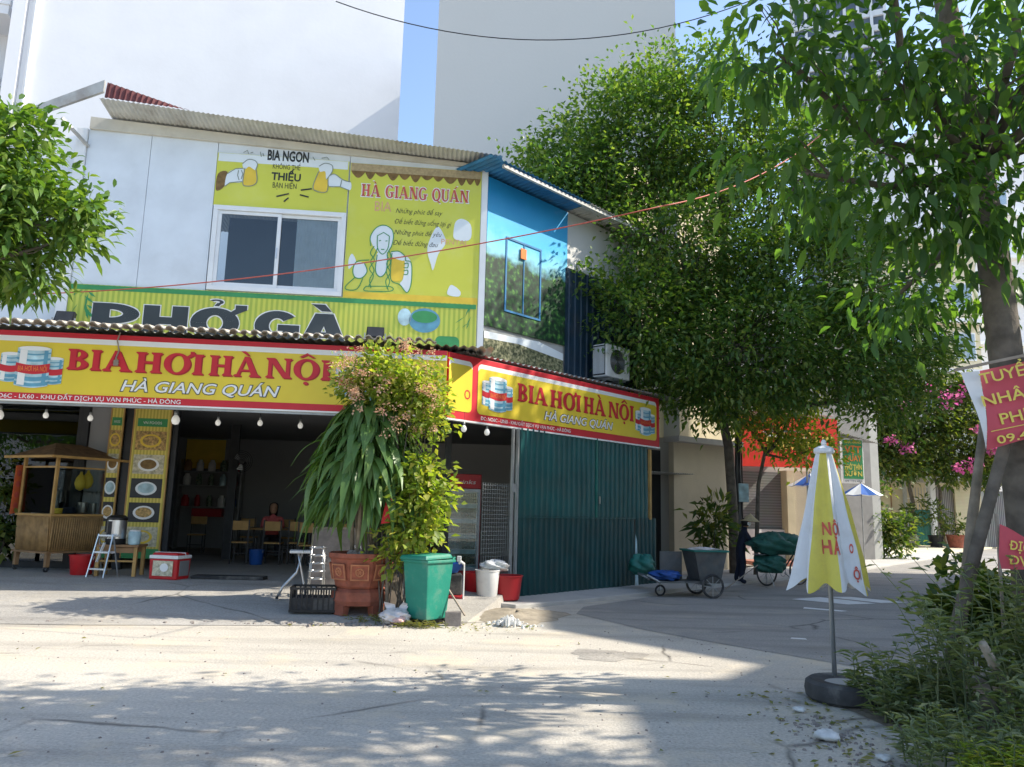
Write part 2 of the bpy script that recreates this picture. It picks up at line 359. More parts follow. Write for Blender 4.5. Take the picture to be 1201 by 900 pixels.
mat('cart_steel', (.09, .095, .095), .6, .25, 5., dirt=.5, dcol=(.16, .12, .09), dscale=4.)
mat('tyre_dusty', (.06, .06, .06), .85, .25, 9., bump=.4, bscale=50., dirt=.8, dcol=(.22, .21, .19), dscale=3.)
mat('keg_steel', (.42, .60, .66), .35, .35, 5.)
mat('keg_blue', (.12, .33, .46), .35, .2, 5.)
mat('black_plastic', (.012, .013, .015), .45, .2, 8.)
mat('steel', (.55, .56, .57), .3, .08, 6., metal=.9)
mat('grey_steel', (.35, .37, .38), .45, .12, 6., metal=.6, dirt=.3, dcol=(.2, .13, .08))
mat('wood', (.30, .17, .08), .65, .25, 5., dirt=.3)
mat('yellow_wood', (.45, .27, .09), .6, .2, 5.)
mat('bamboo', (.36, .22, .09), .6, .3, 7., dirt=.3)
mat('thatch', (.20, .12, .06), .8, .3, 9., bump=.5, bscale=40.)
mat('red_plastic', (.50, .014, .018), .45, .15, 5., dirt=.4, dcol=(.30, .06, .05), dscale=4.)
mat('blue_plastic', (.02, .10, .38), .4, .15, 5.)
mat('white_plastic', (.75, .75, .74), .4, .06, 5., dirt=.25, dcol=(.4, .38, .33), dscale=6.)
mat('orange_cloth', (.65, .14, .05), .8, .15, 6.)
mat('terracotta', (.28, .085, .05), .8, .3, 7., bump=.5, dirt=.7, dcol=(.16, .08, .06), dscale=4.)
mat('terracotta_relief', (.40, .16, .08), .75, .2, 9.)
mat('bin_green', (.015, .22, .155), .55, .15, 3., dirt=.8, dcol=(.17, .25, .19), dscale=3., bump=.2)
mat('bag_plastic', (.66, .62, .62), .4, .15, 8.)
mat('bag_pink', (.65, .42, .38), .4, .2, 8.)
mat('brick_grey', (.24, .21, .19), .9, .2, 9., bump=.5)
mat('dirt_mound', (.30, .26, .20), .95, .25, 5., bump=.8, bscale=25.)
mat('rubber', (.030, .031, .033), .75, .25, 9., bump=.4, bscale=50., dirt=.7, dcol=(.20, .19, .17), dscale=3.)
mat('weathered_plank', (.30, .25, .20), .85, .25, 7., bump=.3)
mat('bark', (.13, .11, .088), .9, .35, 7., bump=1., bscale=22.)
mat('pale_bark', (.26, .22, .17), .9, .3, 7., bump=.8, bscale=30.)
mat('skin', (.42, .24, .15), .6, .08, 8.)
mat('hair', (.012, .010, .009), .5, .2, 9.)
mat('cloth_navy', (.012, .016, .032), .85, .2, 8.)
mat('cloth_pale', (.55, .42, .40), .85, .1, 8.)
mat('straw', (.42, .33, .19), .8, .2, 20., bump=.3)
mat('sack_green', (.02, .10, .075), .6, .25, 6., bump=.5, bscale=14.)
mat('paving_red', (.33, .14, .10), .85, .2, 5., bump=.3)
mat('shutter_grey', (.20, .20, .20), .6, .12, 3.)
mat('gate_teal', (.02, .16, .13), .5, .2, 4., dirt=.4)
mat('banner_red', (.56, .085, .11), .7, .08, 2.5)
mat('banner_white', (.72, .72, .72), .7, .05, 3.)
mat('banner_ink', (.78, .62, .12), .7, .05, 3.)
mat('awning_red', (.75, .035, .02), .5, .1, 3.)
mat('concrete', (.42, .41, .39), .9, .12, 2., bump=.5, bscale=30., dirt=.4, dcol=(.25, .23, .2), dscale=1.)
mat('tower_white', (.62, .65, .68), .8, .04, .2)
mat('tower_glass', (.10, .13, .17), .3, .2, .5)
mat('road_paint', (.72, .72, .70), .8, .12, 5.)
mat('wire_red', (.45, .10, .07), .6, .1, 5.)
mat('wire_black', (.015, .015, .017), .6, .1, 5.)
mat('parasol_white', (.66, .68, .70), .8, .06, 4., dirt=.5, dcol=(.47, .46, .42), dscale=4., bump=.3, bscale=18.)
mat('parasol_yellow', (.62, .54, .10), .8, .06, 4., dirt=.6, dcol=(.42, .34, .10), dscale=4.)
mat('litter', (.62, .62, .60), .7, .3, 9.)
mat('print_food', (.45, .28, .10), .5, .6, 22., dirt=.8, dcol=(.08, .14, .03), dscale=30.)
mat('cooler_print', (.55, .50, .36), .5, .4, 18., dirt=.6, dcol=(.15, .2, .06), dscale=20.)
mat('bottles', (.10, .16, .12), .3, .9, 25., dirt=.7, dcol=(.4, .3, .1), dscale=30.)
mat('tarpaulin_blue', (.02, .08, .30), .5, .2, 6., bump=.4, bscale=12.)
glassmat('window_glass', (.85, .9, .92), .015); glassmat('clear_glass', (.9, .94, .93), .02, .01); glassmat('shop_glass', (.4, .45, .45), .05, .01)
leafmat('leaf_big_tree', (.05, .105, .032), (.09, .165, .042), (.19, .24, .06), .38, .40)
leafmat('leaf_near', (.045, .10, .036), (.068, .14, .042), (.12, .20, .042), .48, .45)
leafmat('leaf_left', (.06, .125, .030), (.10, .18, .036), (.18, .25, .05), .3, .36)
leafmat('leaf_dracaena', (.065, .135, .045), (.10, .185, .055), (.16, .24, .075), .25, .36)
leafmat('leaf_vine', (.13, .19, .035), (.23, .29, .05), (.38, .34, .10), .42, .5)
leafmat('leaf_weed', (.13, .165, .095), (.18, .215, .115), (.28, .29, .16), .3, .65)
leafmat('leaf_bush', (.03, .065, .02), (.07, .11, .025), (.17, .18, .04), .35, .5)
leafmat('flower_peach', (.68, .38, .24), (.74, .55, .34), (.70, .34, .32), .3, .7, (1.1, 1., .9))
leafmat('flower_pink', (.55, .10, .32), (.65, .16, .42), (.60, .20, .28), .35, .7, (1.2, 1., 1.1))
leafmat('grass_dry', (.16, .15, .05), (.22, .2, .07), (.12, .15, .04), .3, .8)
def lightbulb():
    m, t, b = nodes('bulb_glass'); b.inputs['Base Color'].default_value = (.85, .85, .82, 1); b.inputs['Roughness'].default_value = .25
    b.inputs['Emission Color'].default_value = (1, .96, .88, 1); b.inputs['Emission Strength'].default_value = .12
lightbulb()
def clothes():
    m, t, b = nodes('house_clothes'); tc = N(t, 'TexCoord'); sp = N(t, 'SeparateXYZ'); t.links.new(tc.outputs['Object'], sp.inputs[0])
    r = ramp(t, sp.outputs['Z'], [(0, (.02, .022, .03)), (.58, (.02, .022, .03)), (.585, (.52, .10, .10)), (1, (.55, .12, .12))]); t.links.new(r.outputs[0], b.inputs['Base Color']); b.inputs['Roughness'].default_value = .9
clothes()
def striped(name, a, b_, freq, axis='X', edge=.35, rough=.55, dirtc=None):
    """printed or woven stripes running across one axis"""
    m, t, b = nodes(name); tc = N(t, 'TexCoord'); sp = N(t, 'SeparateXYZ'); t.links.new(tc.outputs['Object'], sp.inputs[0])
    k = N(t, 'Math', operation='MULTIPLY'); k.inputs[1].default_value = freq; t.links.new(sp.outputs[axis], k.inputs[0])
    f = N(t, 'Math', operation='FRACT'); t.links.new(k.outputs[0], f.inputs[0])
    n = N(t, 'TexNoise', i_Scale=2., i_Detail=5.); t.links.new(tc.outputs['Object'], n.inputs['Vector'])
    r = ramp(t, f.outputs[0], [(0, a), (edge, a), (edge + .12, b_), (.88, b_), (1, a)]).outputs[0]
    c = mixc(t, .25, r, n.outputs[1], 'SOFT_LIGHT'); t.links.new(c, b.inputs['Base Color']); b.inputs['Roughness'].default_value = rough
striped('bamboo_print', (.36, .44, .06), (.55, .58, .09), 10.5)
striped('bamboo_board', (.50, .42, .07), (.70, .58, .12), 16.)
striped('rolling_shutter', (.16, .17, .17), (.24, .25, .25), 11., 'Z')
striped('cream_brick', (.50, .45, .28), (.62, .56, .38), 12., 'Z', .1)
striped('gate_slats', (.10, .10, .10), (.30, .29, .28), 9., 'X', .5)
def mural():
    m, t, b = nodes('mural_print'); tc = N(t, 'TexCoord'); sp = N(t, 'SeparateXYZ'); t.links.new(tc.outputs['Object'], sp.inputs[0])
    n = N(t, 'TexNoise', i_Scale=1.6, i_Detail=8., i_Roughness=.6); t.links.new(tc.outputs['Object'], n.inputs['Vector'])
    ad = N(t, 'Math', operation='MULTIPLY_ADD'); ad.inputs[1].default_value = .9; t.links.new(n.outputs[0], ad.inputs[0]); t.links.new(sp.outputs['Z'], ad.inputs[2])
    mp = N(t, 'MapRange'); mp.inputs[1].default_value = 5.5; mp.inputs[2].default_value = 8.7; t.links.new(ad.outputs[0], mp.inputs[0])
    n2 = N(t, 'TexNoise', i_Scale=9., i_Detail=9.); t.links.new(tc.outputs['Object'], n2.inputs['Vector'])
    wood = ramp(t, n2.outputs[0], [(.40, (.006, .022, .014)), (.56, (.015, .07, .022)), (.66, (.07, .20, .035)), (.76, (.20, .34, .09))]).outputs[0]
    skyc = ramp(t, mp.outputs[0], [(.5, (.24, .58, .72)), (.66, (.04, .40, .70)), (.95, (.015, .28, .60))]).outputs[0]
    f = ramp(t, mp.outputs[0], [(.46, (0, 0, 0)), (.53, (1, 1, 1))]).outputs[0]
    t.links.new(mixc(t, f, wood, skyc), b.inputs['Base Color']); b.inputs['Roughness'].default_value = .45
    m, t, b = nodes('hedge_print'); tc = N(t, 'TexCoord')
    n2 = N(t, 'TexNoise', i_Scale=22., i_Detail=9.); t.links.new(tc.outputs['Object'], n2.inputs['Vector'])
    t.links.new(ramp(t, n2.outputs[0], [(.35, (.03, .04, .02)), (.5, (.14, .15, .07)), (.65, (.36, .34, .2))]).outputs[0], b.inputs['Base Color']); b.inputs['Roughness'].default_value = .6
mural()
def groundmat(name, lo, hi, sand, sandamt, crack=.5):
    m, t, b = nodes(name); tc = N(t, 'TexCoord'); v = tc.outputs['Object']
    a = N(t, 'TexNoise', i_Scale=.35, i_Detail=9., i_Roughness=.62); t.links.new(v, a.inputs['Vector'])
    f = N(t, 'TexNoise', i_Scale=38., i_Detail=6., i_Roughness=.7); t.links.new(v, f.inputs['Vector'])
    c = ramp(t, a.outputs[0], [(.3, lo), (.68, hi)]).outputs[0]
    c = mixc(t, .35, c, ramp(t, f.outputs[0], [(.35, tuple(x * .5 for x in lo)), (.65, tuple(min(1, x * 1.4) for x in hi))]).outputs[0])
    s = N(t, 'TexNoise', i_Scale=.8, i_Detail=10., i_Roughness=.7); t.links.new(v, s.inputs['Vector'])
    c = mixc(t, ramp(t, s.outputs[0], [(.52, (0, 0, 0)), (.66, (sandamt,) * 3)]).outputs[0], c, sand)
    # wandering dark cracks and tar seams
    d = N(t, 'TexNoise', i_Scale=1.2, i_Detail=3.); t.links.new(v, d.inputs['Vector'])
    mv = mixc(t, .25, v, d.outputs[1], 'ADD'); vo = N(t, 'TexVoronoi', feature='DISTANCE_TO_EDGE', i_Scale=.42); t.links.new(mv, vo.inputs['Vector'])
    cr = ramp(t, vo.outputs[0], [(.0, (crack,) * 3), (.014, (0, 0, 0))]).outputs[0]
    g = N(t, 'TexNoise', i_Scale=.6); t.links.new(v, g.inputs['Vector'])
    cf = mixc(t, 1., cr, ramp(t, g.outputs[0], [(.5, (0, 0, 0)), (.6, (1, 1, 1))]).outputs[0], 'MULTIPLY')
    c = mixc(t, cf, c, tuple(x * .3 for x in lo))
    # long worn streaks left by wheels and rain
    mpv = N(t, 'Mapping'); mpv.inputs['Scale'].default_value = (.22, 1.9, 1.); mpv.inputs['Rotation'].default_value = (0, 0, .12); t.links.new(v, mpv.inputs[0])
    st = N(t, 'TexNoise', i_Scale=1., i_Detail=7., i_Roughness=.6); t.links.new(mpv.outputs[0], st.inputs['Vector'])
    c = mixc(t, ramp(t, st.outputs[0], [(.5, (0, 0, 0)), (.68, (.5,) * 3)]).outputs[0], c, tuple(x * .62 for x in lo))
    sp = N(t, 'TexNoise', i_Scale=160., i_Detail=2.); t.links.new(v, sp.inputs['Vector'])
    c = mixc(t, ramp(t, sp.outputs[0], [(.66, (0, 0, 0)), (.72, (.55,) * 3)]).outputs[0], c, tuple(x * .45 for x in lo))
    t.links.new(c, b.inputs['Base Color']); b.inputs['Roughness'].default_value = .92; b.inputs['Specular IOR Level'].default_value = .25
    bm = N(t, 'Bump', i_Strength=.7, i_Distance=.012); t.links.new(f.outputs[0], bm.inputs['Height'])
    b2 = N(t, 'Bump', i_Strength=.5, i_Distance=.05); t.links.new(s.outputs[0], b2.inputs['Height']); t.links.new(bm.outputs[0], b2.inputs['Normal']); t.links.new(b2.outputs[0], b.inputs['Normal'])
groundmat('ground_concrete', (.37, .34, .295), (.57, .53, .455), (.60, .52, .39), .9, .9)
groundmat('porch_concrete', (.30, .285, .26), (.44, .42, .385), (.48, .43, .34), .5, .8)
groundmat('asphalt_worn', (.235, .225, .21), (.34, .325, .30), (.42, .38, .31), .6, .8)
groundmat('patch_tar', (.28, .26, .23), (.42, .39, .34), (.40, .35, .27), .8, .2)
groundmat('soil', (.14, .12, .09), (.24, .20, .15), (.32, .27, .2), .6, .2)
# ------------------------------------------------------------------ ground, porch, road, pavements
def grid(nx, ny, fn, name, m):
    P = [fn(i / nx, j / ny) for j in range(ny + 1) for i in range(nx + 1)]
    F = [(j * (nx + 1) + i, j * (nx + 1) + i + 1, (j + 1) * (nx + 1) + i + 1, (j + 1) * (nx + 1) + i) for j in range(ny) for i in range(nx)]
    return MB().add(P, F).build(name, m, fix=False)
g = MB().slab([(-300, -300), (400, -300), (400, 500), (-300, 500)], -.5, 0).build('ground', 'ground_concrete'); struct(g); tag(g, 'pale sun bleached concrete ground in front of the shop')
# worn asphalt lane running back to the right past the side of the shop
rd = MB().poly([(3.3, 9.3, .004), (4.0, 8.5, .004), (5.2, 7.6, .004), (8, 9.5, .004), (11, 13.5, .004), (22, 28, .004), (60, 70, .004), (48, 75, .004), (9.5, 24, .004), (2.6, 15.0, .004), (1.3, 13.4, .004), (1.1, 12.5, .004), (1.9, 11.0, .004), (2.6, 10.1, .004)]).build('road', 'asphalt_worn', fix=False)
struct(rd); tag(rd, 'worn grey asphalt lane running back past the green sheets')
# porch: a concrete apron that ramps up to the shop floor, with a skirt where it ends beside the sheets
rows = [(0, .006), (1.0, .09), (2.0, .18), (3.2, .28), (15, .285)]; P = []; F = []
front = [(-18, 9.4), (-5.4, 10.2), (-1.9, 10.75), (-.55, 11.3)]; back = [(-.15, 1), (0, 1), (0, 1), (.24, .97)]
for d, z in rows:
    for (x, y), (bx, by) in zip(front, back): P.append((x + bx * d, y + by * d, z))
nf = len(front)
for r in range(len(rows) - 1):
    for i in range(nf - 1): F.append((r * nf + i, r * nf + i + 1, (r + 1) * nf + i + 1, (r + 1) * nf + i))
for r in range(len(rows)): P.append((P[r * nf + nf - 1][0] + .05, P[r * nf + nf - 1][1], -.05))
for r in range(len(rows) - 1): F.append((r * nf + nf - 1, len(rows) * nf + r, len(rows) * nf + r + 1, (r + 1) * nf + nf - 1))
po = MB().add(P, F).build('porch_floor', 'porch_concrete'); struct(po); tag(po, 'grey concrete apron ramping up under the shop awning')
sp = MB().slab([(-.3, 13.2), (.15, 12.9), (1.2, 13.8), (4.2, 17.0), (9.6, 22.5), (20.5, 36), (20, 40), (8, 24.5), (3.2, 18.2), (.1, 14.8)], -.1, .07).build('side_pavement', 'concrete', bevel=.02); struct(sp)
fp = MB().slab([(12, 30), (20, 36.5), (48, 68), (44, 80), (10, 40)], -.1, .09).build('far_pavement', 'cream_render'); struct(fp)
# sandy mound, tar seam and sunken road patch
def mound(name, label, cx, cy, rx, ry, h, m, base=0., kind='structure'):
    P = []; F = []; n = 26; k = 6
    for j in range(k + 1):
        q = j / k
        for i in range(n):
            a = 2 * PI * i / n; wv = 1 + .16 * math.sin(3 * a + cx) + .1 * math.sin(7 * a + cy * 2)
            P.append((cx + rx * q * wv * math.cos(a), cy + ry * q * wv * math.sin(a), base + h * (1 - q * q) * (1 + .25 * math.sin(5 * a + q * 9)) + .003))
    for j in range(k):
        for i in range(n): F.append((j * n + i, j * n + (i + 1) % n, (j + 1) * n + (i + 1) % n, (j + 1) * n + i))
    o = MB().add(P, F).build(name, m, smooth=True); o['kind'] = kind; o['label'] = label; return o
mound('road_patch', 'round sunken patch of rough tar in the sunlit road', 1.15, 9.05, .42, .34, .018, 'patch_tar')
mound('sand_drift', 'sandy dirt drifted beside the green bin', .15, 12.1, .75, .9, .07, 'dirt_mound')
mound('soil_bed', 'strip of bare soil under the roadside weeds', 5.0, 6.3, 1.75, 2.3, .12, 'soil')
# painted strokes on the lane
for i, (pts) in enumerate([[(5.55, 15.4), (6.35, 14.7), (7.0, 15.0), (6.3, 15.9)], [(6.45, 16.0), (7.15, 15.1), (7.75, 15.3), (7.0, 16.1)], [(5.2, 13.9), (5.75, 13.6), (5.9, 13.7), (5.3, 14.1)], [(3.75, 10.5), (3.95, 10.45), (3.97, 10.56), (3.8, 10.6)]]):
    o = MB().poly([(x, y, .009) for x, y in pts]).build('road_marking', 'road_paint', fix=False); struct(o); o['label'] = ['largest white paint patch on the lane', 'white paint patch right of the largest one', 'thin white paint streak on the lane', 'small white paint fleck on the lane nearest the viewer'][i]
# loose stones along the porch edge and gutter litter
P = MB()
for _ in range(420):
    x = random.uniform(-9, -1.2); y = 10.0 + .075 * (x + 9) + random.gauss(0, .09) + .3; r = random.uniform(.008, .03)
    P.box(x - r, x + r, y - r, y + r * .8, 0, r * 1.1, top=.6, rz=random.uniform(0, 3))
for _ in range(380):
    x = random.uniform(-6, 4); y = random.uniform(4.3, 11); r = random.uniform(.003, .011)
    P.box(x - r, x + r, y - r, y + r * .8, 0, r * .9, top=.6, rz=random.uniform(0, 3))
for _ in range(260):
    x = 2.45 + random.gauss(0, .16); y = random.uniform(4.9, 6.6); r = random.uniform(.004, .014)
    P.box(x - r, x + r, y - r, y + r * .8, 0, r, top=.6, rz=random.uniform(0, 3))
tag(stuff(P.build('gravel', 'brick_grey', fix=False)), 'loose grit and gravel scattered over the concrete')
# ------------------------------------------------------------------ the shop building
A = (-.6, 14.5, 0); FA = R(6); SA = R(40)          # corner, front wall heading, turn of the side wall
shop = thing('shop_building', 'two storey corner shop with white panelled front and blue painted side wall', 'building', A, FA)
def eave(x): return 8.33 - .033 * x
def crest(x): return 8.375 - .055 * x
def lip(x): return 8.325 - .075 * x
W_ = []
for x0, x1 in ((-7.62, -6.475), (-6.465, -5.235), (-2.70, -.06)):
    W_.append(MB().prism([(x0, 4.3), (x1, 4.3), (x1, crest(x1) - .02), (x0, crest(x0) - .02)], 0, .12).build('wall_panel', 'white_panel', shop))
for z0, z1 in ((4.3, 5.52), (7.19, None)):
    MB().prism([(-5.225, z0), (-2.71, z0), (-2.71, z1 or crest(-2.71) - .02), (-5.225, z1 or crest(-5.225) - .02)], .002, .12).build('wall_panel', 'white_panel', shop)
MB().box(-7.82, -7.63, -.05, .1, 3.4, eave(-7.7) - .03).build('corner_post', 'white_frame', shop, bevel=.01)
MB().box(-.10, .02, -.035, .08, 4.3, eave(0) - .04).build('corner_trim', 'white_frame', shop)
MB().prism([(-11.5, 3.4), (-7.83, 3.4), (-7.83, 8.6), (-8.4, 8.35), (-11.5, 7.0)], .25, .35).build('wall_panel', 'white_panel', shop)
MB().corr(-7.25, .25, -.6, 5.5, 0, .09, .010, horiz=True, rows=10, zf=lambda x, y: lip(x) + (crest(x) - lip(x)) * (y + .6) / .6 + .03 if y < -.3 else crest(x) + .04 - y * .03).build('roof', 'weathered_zinc', shop, smooth=True)
MB().prism([(-7.6, eave(-7.6) - .03), (.02, eave(.02) - .03), (.02, crest(.02) - .005), (-7.6, crest(-7.6) - .005)], -.06, -.002).build('eave_beam', 'fascia_cream', shop)
MB().prism([(-9.2, 7.98), (-7.16, 9.0), (-7.16, 9.23), (-9.2, 8.14)], -.66, -.60).build('barge_board', 'zinc', shop)
mr = MB(); n = 46
for i in range(n + 1):
    x = -7.15 + 1.5 * i / n; a = .018 * math.sin(i * 2.1); top = 9.22 - .295 * (x + 7.15); mr.v += [(x, -.61 + a, lip(x) + .045), (x + .02, -.60 + a, max(top, lip(x) + .05))]
mr.f = [(2 * i, 2 * i + 2, 2 * i + 3, 2 * i + 1) for i in range(n)]
mr.build('upper_roof', 'maroon_zinc', shop)
MB().bar((-7.9, -.5, 8.5), (-7.6, -.02, 8.2), .05).build('roof_bracket', 'zinc', shop)
# side wall
MB().box(.03, 5.2, .02, .14, 3.2, 8.19).build('side_wall', 'grey_wall', shop, rz=SA)
MB().box(2.5, 5.22, -.012, .018, 6.9, 8.18).build('side_panel', 'grey_render', shop, rz=SA)
MB().corr(-.5, 2.55, -.62, 3, 8.25, .13, .02, horiz=True).build('side_roof', 'blue_zinc', shop, rz=SA, smooth=True)
MB().corr(2.56, 5.6, -.62, 3, 8.24, .13, .02, horiz=True).build('side_roof', 'weathered_zinc', shop, rz=SA, smooth=True)
MB().box(-.1, 5.3, -.58, -.52, 8.15, 8.215).build('eave_beam', 'weathered_zinc', shop, rz=SA)
MB().corr(2.44, 5.2, 4.3, 6.88, -.03, .21, .022, 'trap').build('ribbed_cladding', 'navy_sheet', shop, rz=SA)
sw = MB()
for a in ((.56, .6, 5.5, 7.06), (1.6, 1.64, 5.5, 7.06), (1.09, 1.115, 5.52, 7.05)): sw.box(a[0], a[1], -.035, .0, a[2], a[3])
for a in ((.60, 1.6, 7.02, 7.06), (.60, 1.6, 5.5, 5.54)): sw.box(a[0], a[1], -.037, .0, a[2], a[3])
# ground floor: room behind the awning
MB().box(-12.5, 4.5, 9.0, 9.2, 0, 3.6).build('back_wall', 'interior_paint', shop)
MB().box(-12.6, -12.4, .3, 9.0, 0, 3.6).build('room_wall', 'interior_paint', shop)
MB().slab([(-12.5, -.3), (.3, -.3), (3.6, 2.7), (4.4, 9.1), (-12.5, 9.1)], 3.45, 3.55).build('ceiling', 'interior_paint', shop)
MB().box(3.9, 4.0, 3.0, 9.0, 0, 3.5).build('room_wall', 'interior_paint', shop)
MB().box(-7.54, -7.12, 1.3, 1.4, .28, 3.45).build('room_wall', 'interior_paint', shop)
for x0, x1, y0 in ((-7.68, -7.555, 1.25), (-6.86, -6.70, 1.25), (-5.965, -5.87, 1.25), (-5.66, -5.46, 4.5)):
    MB().box(x0, x1, y0, y0 + .12, .28, 3.45).build('steel_column', 'dark_paint', shop)
MB().box(-.62, -.50, .3, .42, .25, 3.45).build('steel_column', 'dark_paint', shop)
# upper storey body so that no light leaks in
MB().slab([(-11.4, .4), (-.3, .4), (3.4, 3.5), (3.4, 9), (-11.4, 9)], 4.32, 4.40).build('upper_floor', 'dark_room', shop)
MB().box(-11.4, 3.4, 8.9, 9.0, 4.4, 7.9).build('rear_wall', 'grey_wall', shop)
# the awning between the signs and the walls, with a row of clay tiles along its front lip
MB().corr(-11.5, .1, -1.75, -.03, 4.30, .15, .02, horiz=True, zf=lambda x, y: (y + 1.75) * .08).build('awning_sheet', 'weathered_zinc', shop, smooth=True)
MB().corr(-1.2, 6.0, -.86, 0.0, 4.27, .15, .02, horiz=True, zf=lambda x, y: (y + .86) * .08).build('awning_sheet', 'weathered_zinc', shop, rz=SA, smooth=True)
MB().slab([(-11.4, -1.7), (-.95, -1.72), (.25, -.6), (.25, 0), (-11.4, 0)], 3.36, 3.40).build('awning_soffit', 'interior_paint', shop)
tm = MB()
prof = [(-.085, .0), (-.07, .035), (-.035, .052), (0, .045), (.03, .012), (.06, -.008), (.09, .002)]
for y, dz in ((-.22, -.01), (.2, .05)):
    tm.v += [(x, y, z + dz) for x, z in prof] + [(x, y, z + dz - .018) for x, z in prof]
k = len(prof)
for i in range(k - 1):
    tm.f += [(i, i + 1, 2 * k + i + 1, 2 * k + i), (k + i + 1, k + i, 3 * k + i, 3 * k + i + 1), (i + 1, i, k + i, k + i + 1)]
t0 = None; x = -11.2; i = 0
while x < -.9:
    yy = -1.80 + .006 * (x + .5); rot = (random.uniform(-.04, .04), random.uniform(-.05, .05), random.uniform(-.04, .04)); lc = (x, yy, 4.315 + random.uniform(-.008, .008) + (.02 if x < -8 else 0))
    if t0 is None: t0 = tm.build('roof_tile', 'tile_clay', shop, lc, rot=rot, fix=False)
    else: copyobj(t0, shop, lc, rot)
    x += .165; i += 1
# window over the awning
wn = MB()
for b in ((-5.2, -2.71, 7.1, 7.19), (-5.2, -2.71, 5.52, 5.61)): wn.box(b[0], b[1], -.06, .05, b[2], b[3])
for b in ((-5.2, -5.11, 5.61, 7.1), (-2.80, -2.71, 5.61, 7.1)): wn.box(b[0], b[1], -.06, .05, b[2], b[3])
wf = wn.build('window', 'white_frame', shop, bevel=.006)
for x0, x1, y in ((-5.11, -3.93, -.03), (-4.01, -2.80, .0)):
    s_ = MB(); 
    for b in ((x0, x1, 7.03, 7.095), (x0, x1, 5.615, 5.68)): s_.box(b[0], b[1], y, y + .03, b[2], b[3])
    for b in ((x0, x0 + .07, 5.68, 7.03), (x1 - .07, x1, 5.68, 7.03)): s_.box(b[0], b[1], y, y + .03, b[2], b[3])
    s_.build('sash', 'white_frame', wf, bevel=.004); MB().box(x0 + .07, x1 - .07, y + .012, y + .018, 5.68, 7.03).build('pane', 'window_glass', wf)
MB().box(-3.985, -3.965, -.055, -.02, 6.2, 6.4).build('latch', 'steel', wf)
for i in range(17):
    x = -3.62 + .05 * i; MB().box(x - .026, x + .026, .045, .053, 5.55, 7.15, rz=R(38)).build('blind_slat', 'white_plastic', wf)
MB().box(-5.15, -2.75, .9, .95, 5.3, 7.3).build('room_shade_panel', 'dark_room', wf)  # near-black panel, its colour stands in for the unlit room behind the panes
# dark glazed front at the left end of the ground floor
gl = MB().box(-12.4, -7.70, 1.3, 1.36, .28, .4).build('glazed_front', 'dark_paint', shop)
for x in (-11.4, -9.6, -7.735): MB().box(x - .035, x + .035, 1.29, 1.37, .4, 3.44).build('mullion', 'dark_paint', gl)
for x0, x1 in ((-11.365, -9.635), (-9.565, -7.77)): MB().box(x0, x1, 1.325, 1.335, .4, 3.44).build('pane', 'shop_glass', gl)
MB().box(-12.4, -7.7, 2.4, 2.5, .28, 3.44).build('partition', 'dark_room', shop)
MBsw = sw.build('side_window', 'blue_zinc', shop, rz=SA)
MB().box(.98, 1.14, -.06, -.04, 6.70, 6.92).build('side_plaque', 'ink_orange', shop, rz=SA)
# ------------------------------------------------------------------ signs and banners (each hangs on the shop, each a thing)
def keg(parent, cx, wd, z0, z1, y, words, loc=(0, 0, 0), rz=0., red='sign_red'):
    """printed beer keg: body, hoops, label band"""
    h = z1 - z0; e = .06 * h; hw = wd / 2
    def slice_(a, b, m, k=1., dy=0., nm='keg_print'):
        za, zb = z0 + a * h, z0 + b * h
        pts = [(cx - hw * k + 2 * hw * k * i / 10, za - e * math.sin(PI * i / 10)) for i in range(11)] + [(cx + hw * k - 2 * hw * k * i / 10, zb - e * math.sin(PI * i / 10)) for i in range(11)]
        return flat(pts, y - dy, m, parent, nm, loc, rz)
    body = slice_(0, 1, 'keg_steel')
    for a, b in ((.03, .12), (.17, .28), (.69, .75), (.86, .9)): slice_(a, b, 'keg_blue', 1., .0015)
    for i, (a, b) in enumerate(((-.42, -.2), (.3, .42))):
        flat([(cx + a * wd, z0 + .02 * h), (cx + b * wd, z0 + .0 * h), (cx + b * wd, z0 + .93 * h), (cx + a * wd, z0 + .95 * h)], y - .0025, 'keg_blue' if i else 'sign_white', parent, 'keg_print', loc, rz)
    slice_(.36, .60, red, 1.01, .004)
    flat([(cx + hw * .95 * math.cos(2 * PI * i / 18), z1 - e * .2 + e * math.sin(2 * PI * i / 18)) for i in range(18)], y - .0045, 'sign_white', parent, 'keg_print', loc, rz)
    if words: text(words, cx - hw * .86, cx + hw * .86, z0 + .38 * h, z0 + .51 * h, y - .006, 'ink_orange', parent, off=.01, loc=loc, rz=rz)
S0 = (-1.10, 12.67, 0)
fs = thing('shop_sign', 'long yellow and red fascia sign over the shop front', 'sign', S0, R(6.5))
MB().box(-11, 0, .0, .10, 3.08, 4.205).build('sign_panel', 'sign_yellow', fs, bevel=.006)
for nm, z0, z1, m, y in (('top_band', 4.12, 4.203, 'sign_red', -.006), ('pale_band', 4.035, 4.12, 'sign_white', -.004), ('bottom_band', 3.105, 3.215, 'sign_red', -.006), ('edge_strip', 3.078, 3.104, 'sign_white', -.008)):
    MB().box(-11, -.002, y, .002, z0, z1).build(nm, m, fs)
MB().box(-10.95, -.05, .02, .09, 3.04, 3.078).build('frame_tube', 'grey_steel', fs)
for s_, a, b in (('BIA', -6.0, -5.02), ('HƠI', -4.97, -3.92), ('HÀ', -3.83, -3.02), ('NỘI', -2.94, -1.89)):
    serif(s_, a + .02, b + .02, 3.60, 3.93, -.006, 'sign_red_dark', fs, name='lettering_shadow'); serif(s_, a, b, 3.615, 3.945, -.012, 'sign_red', fs)
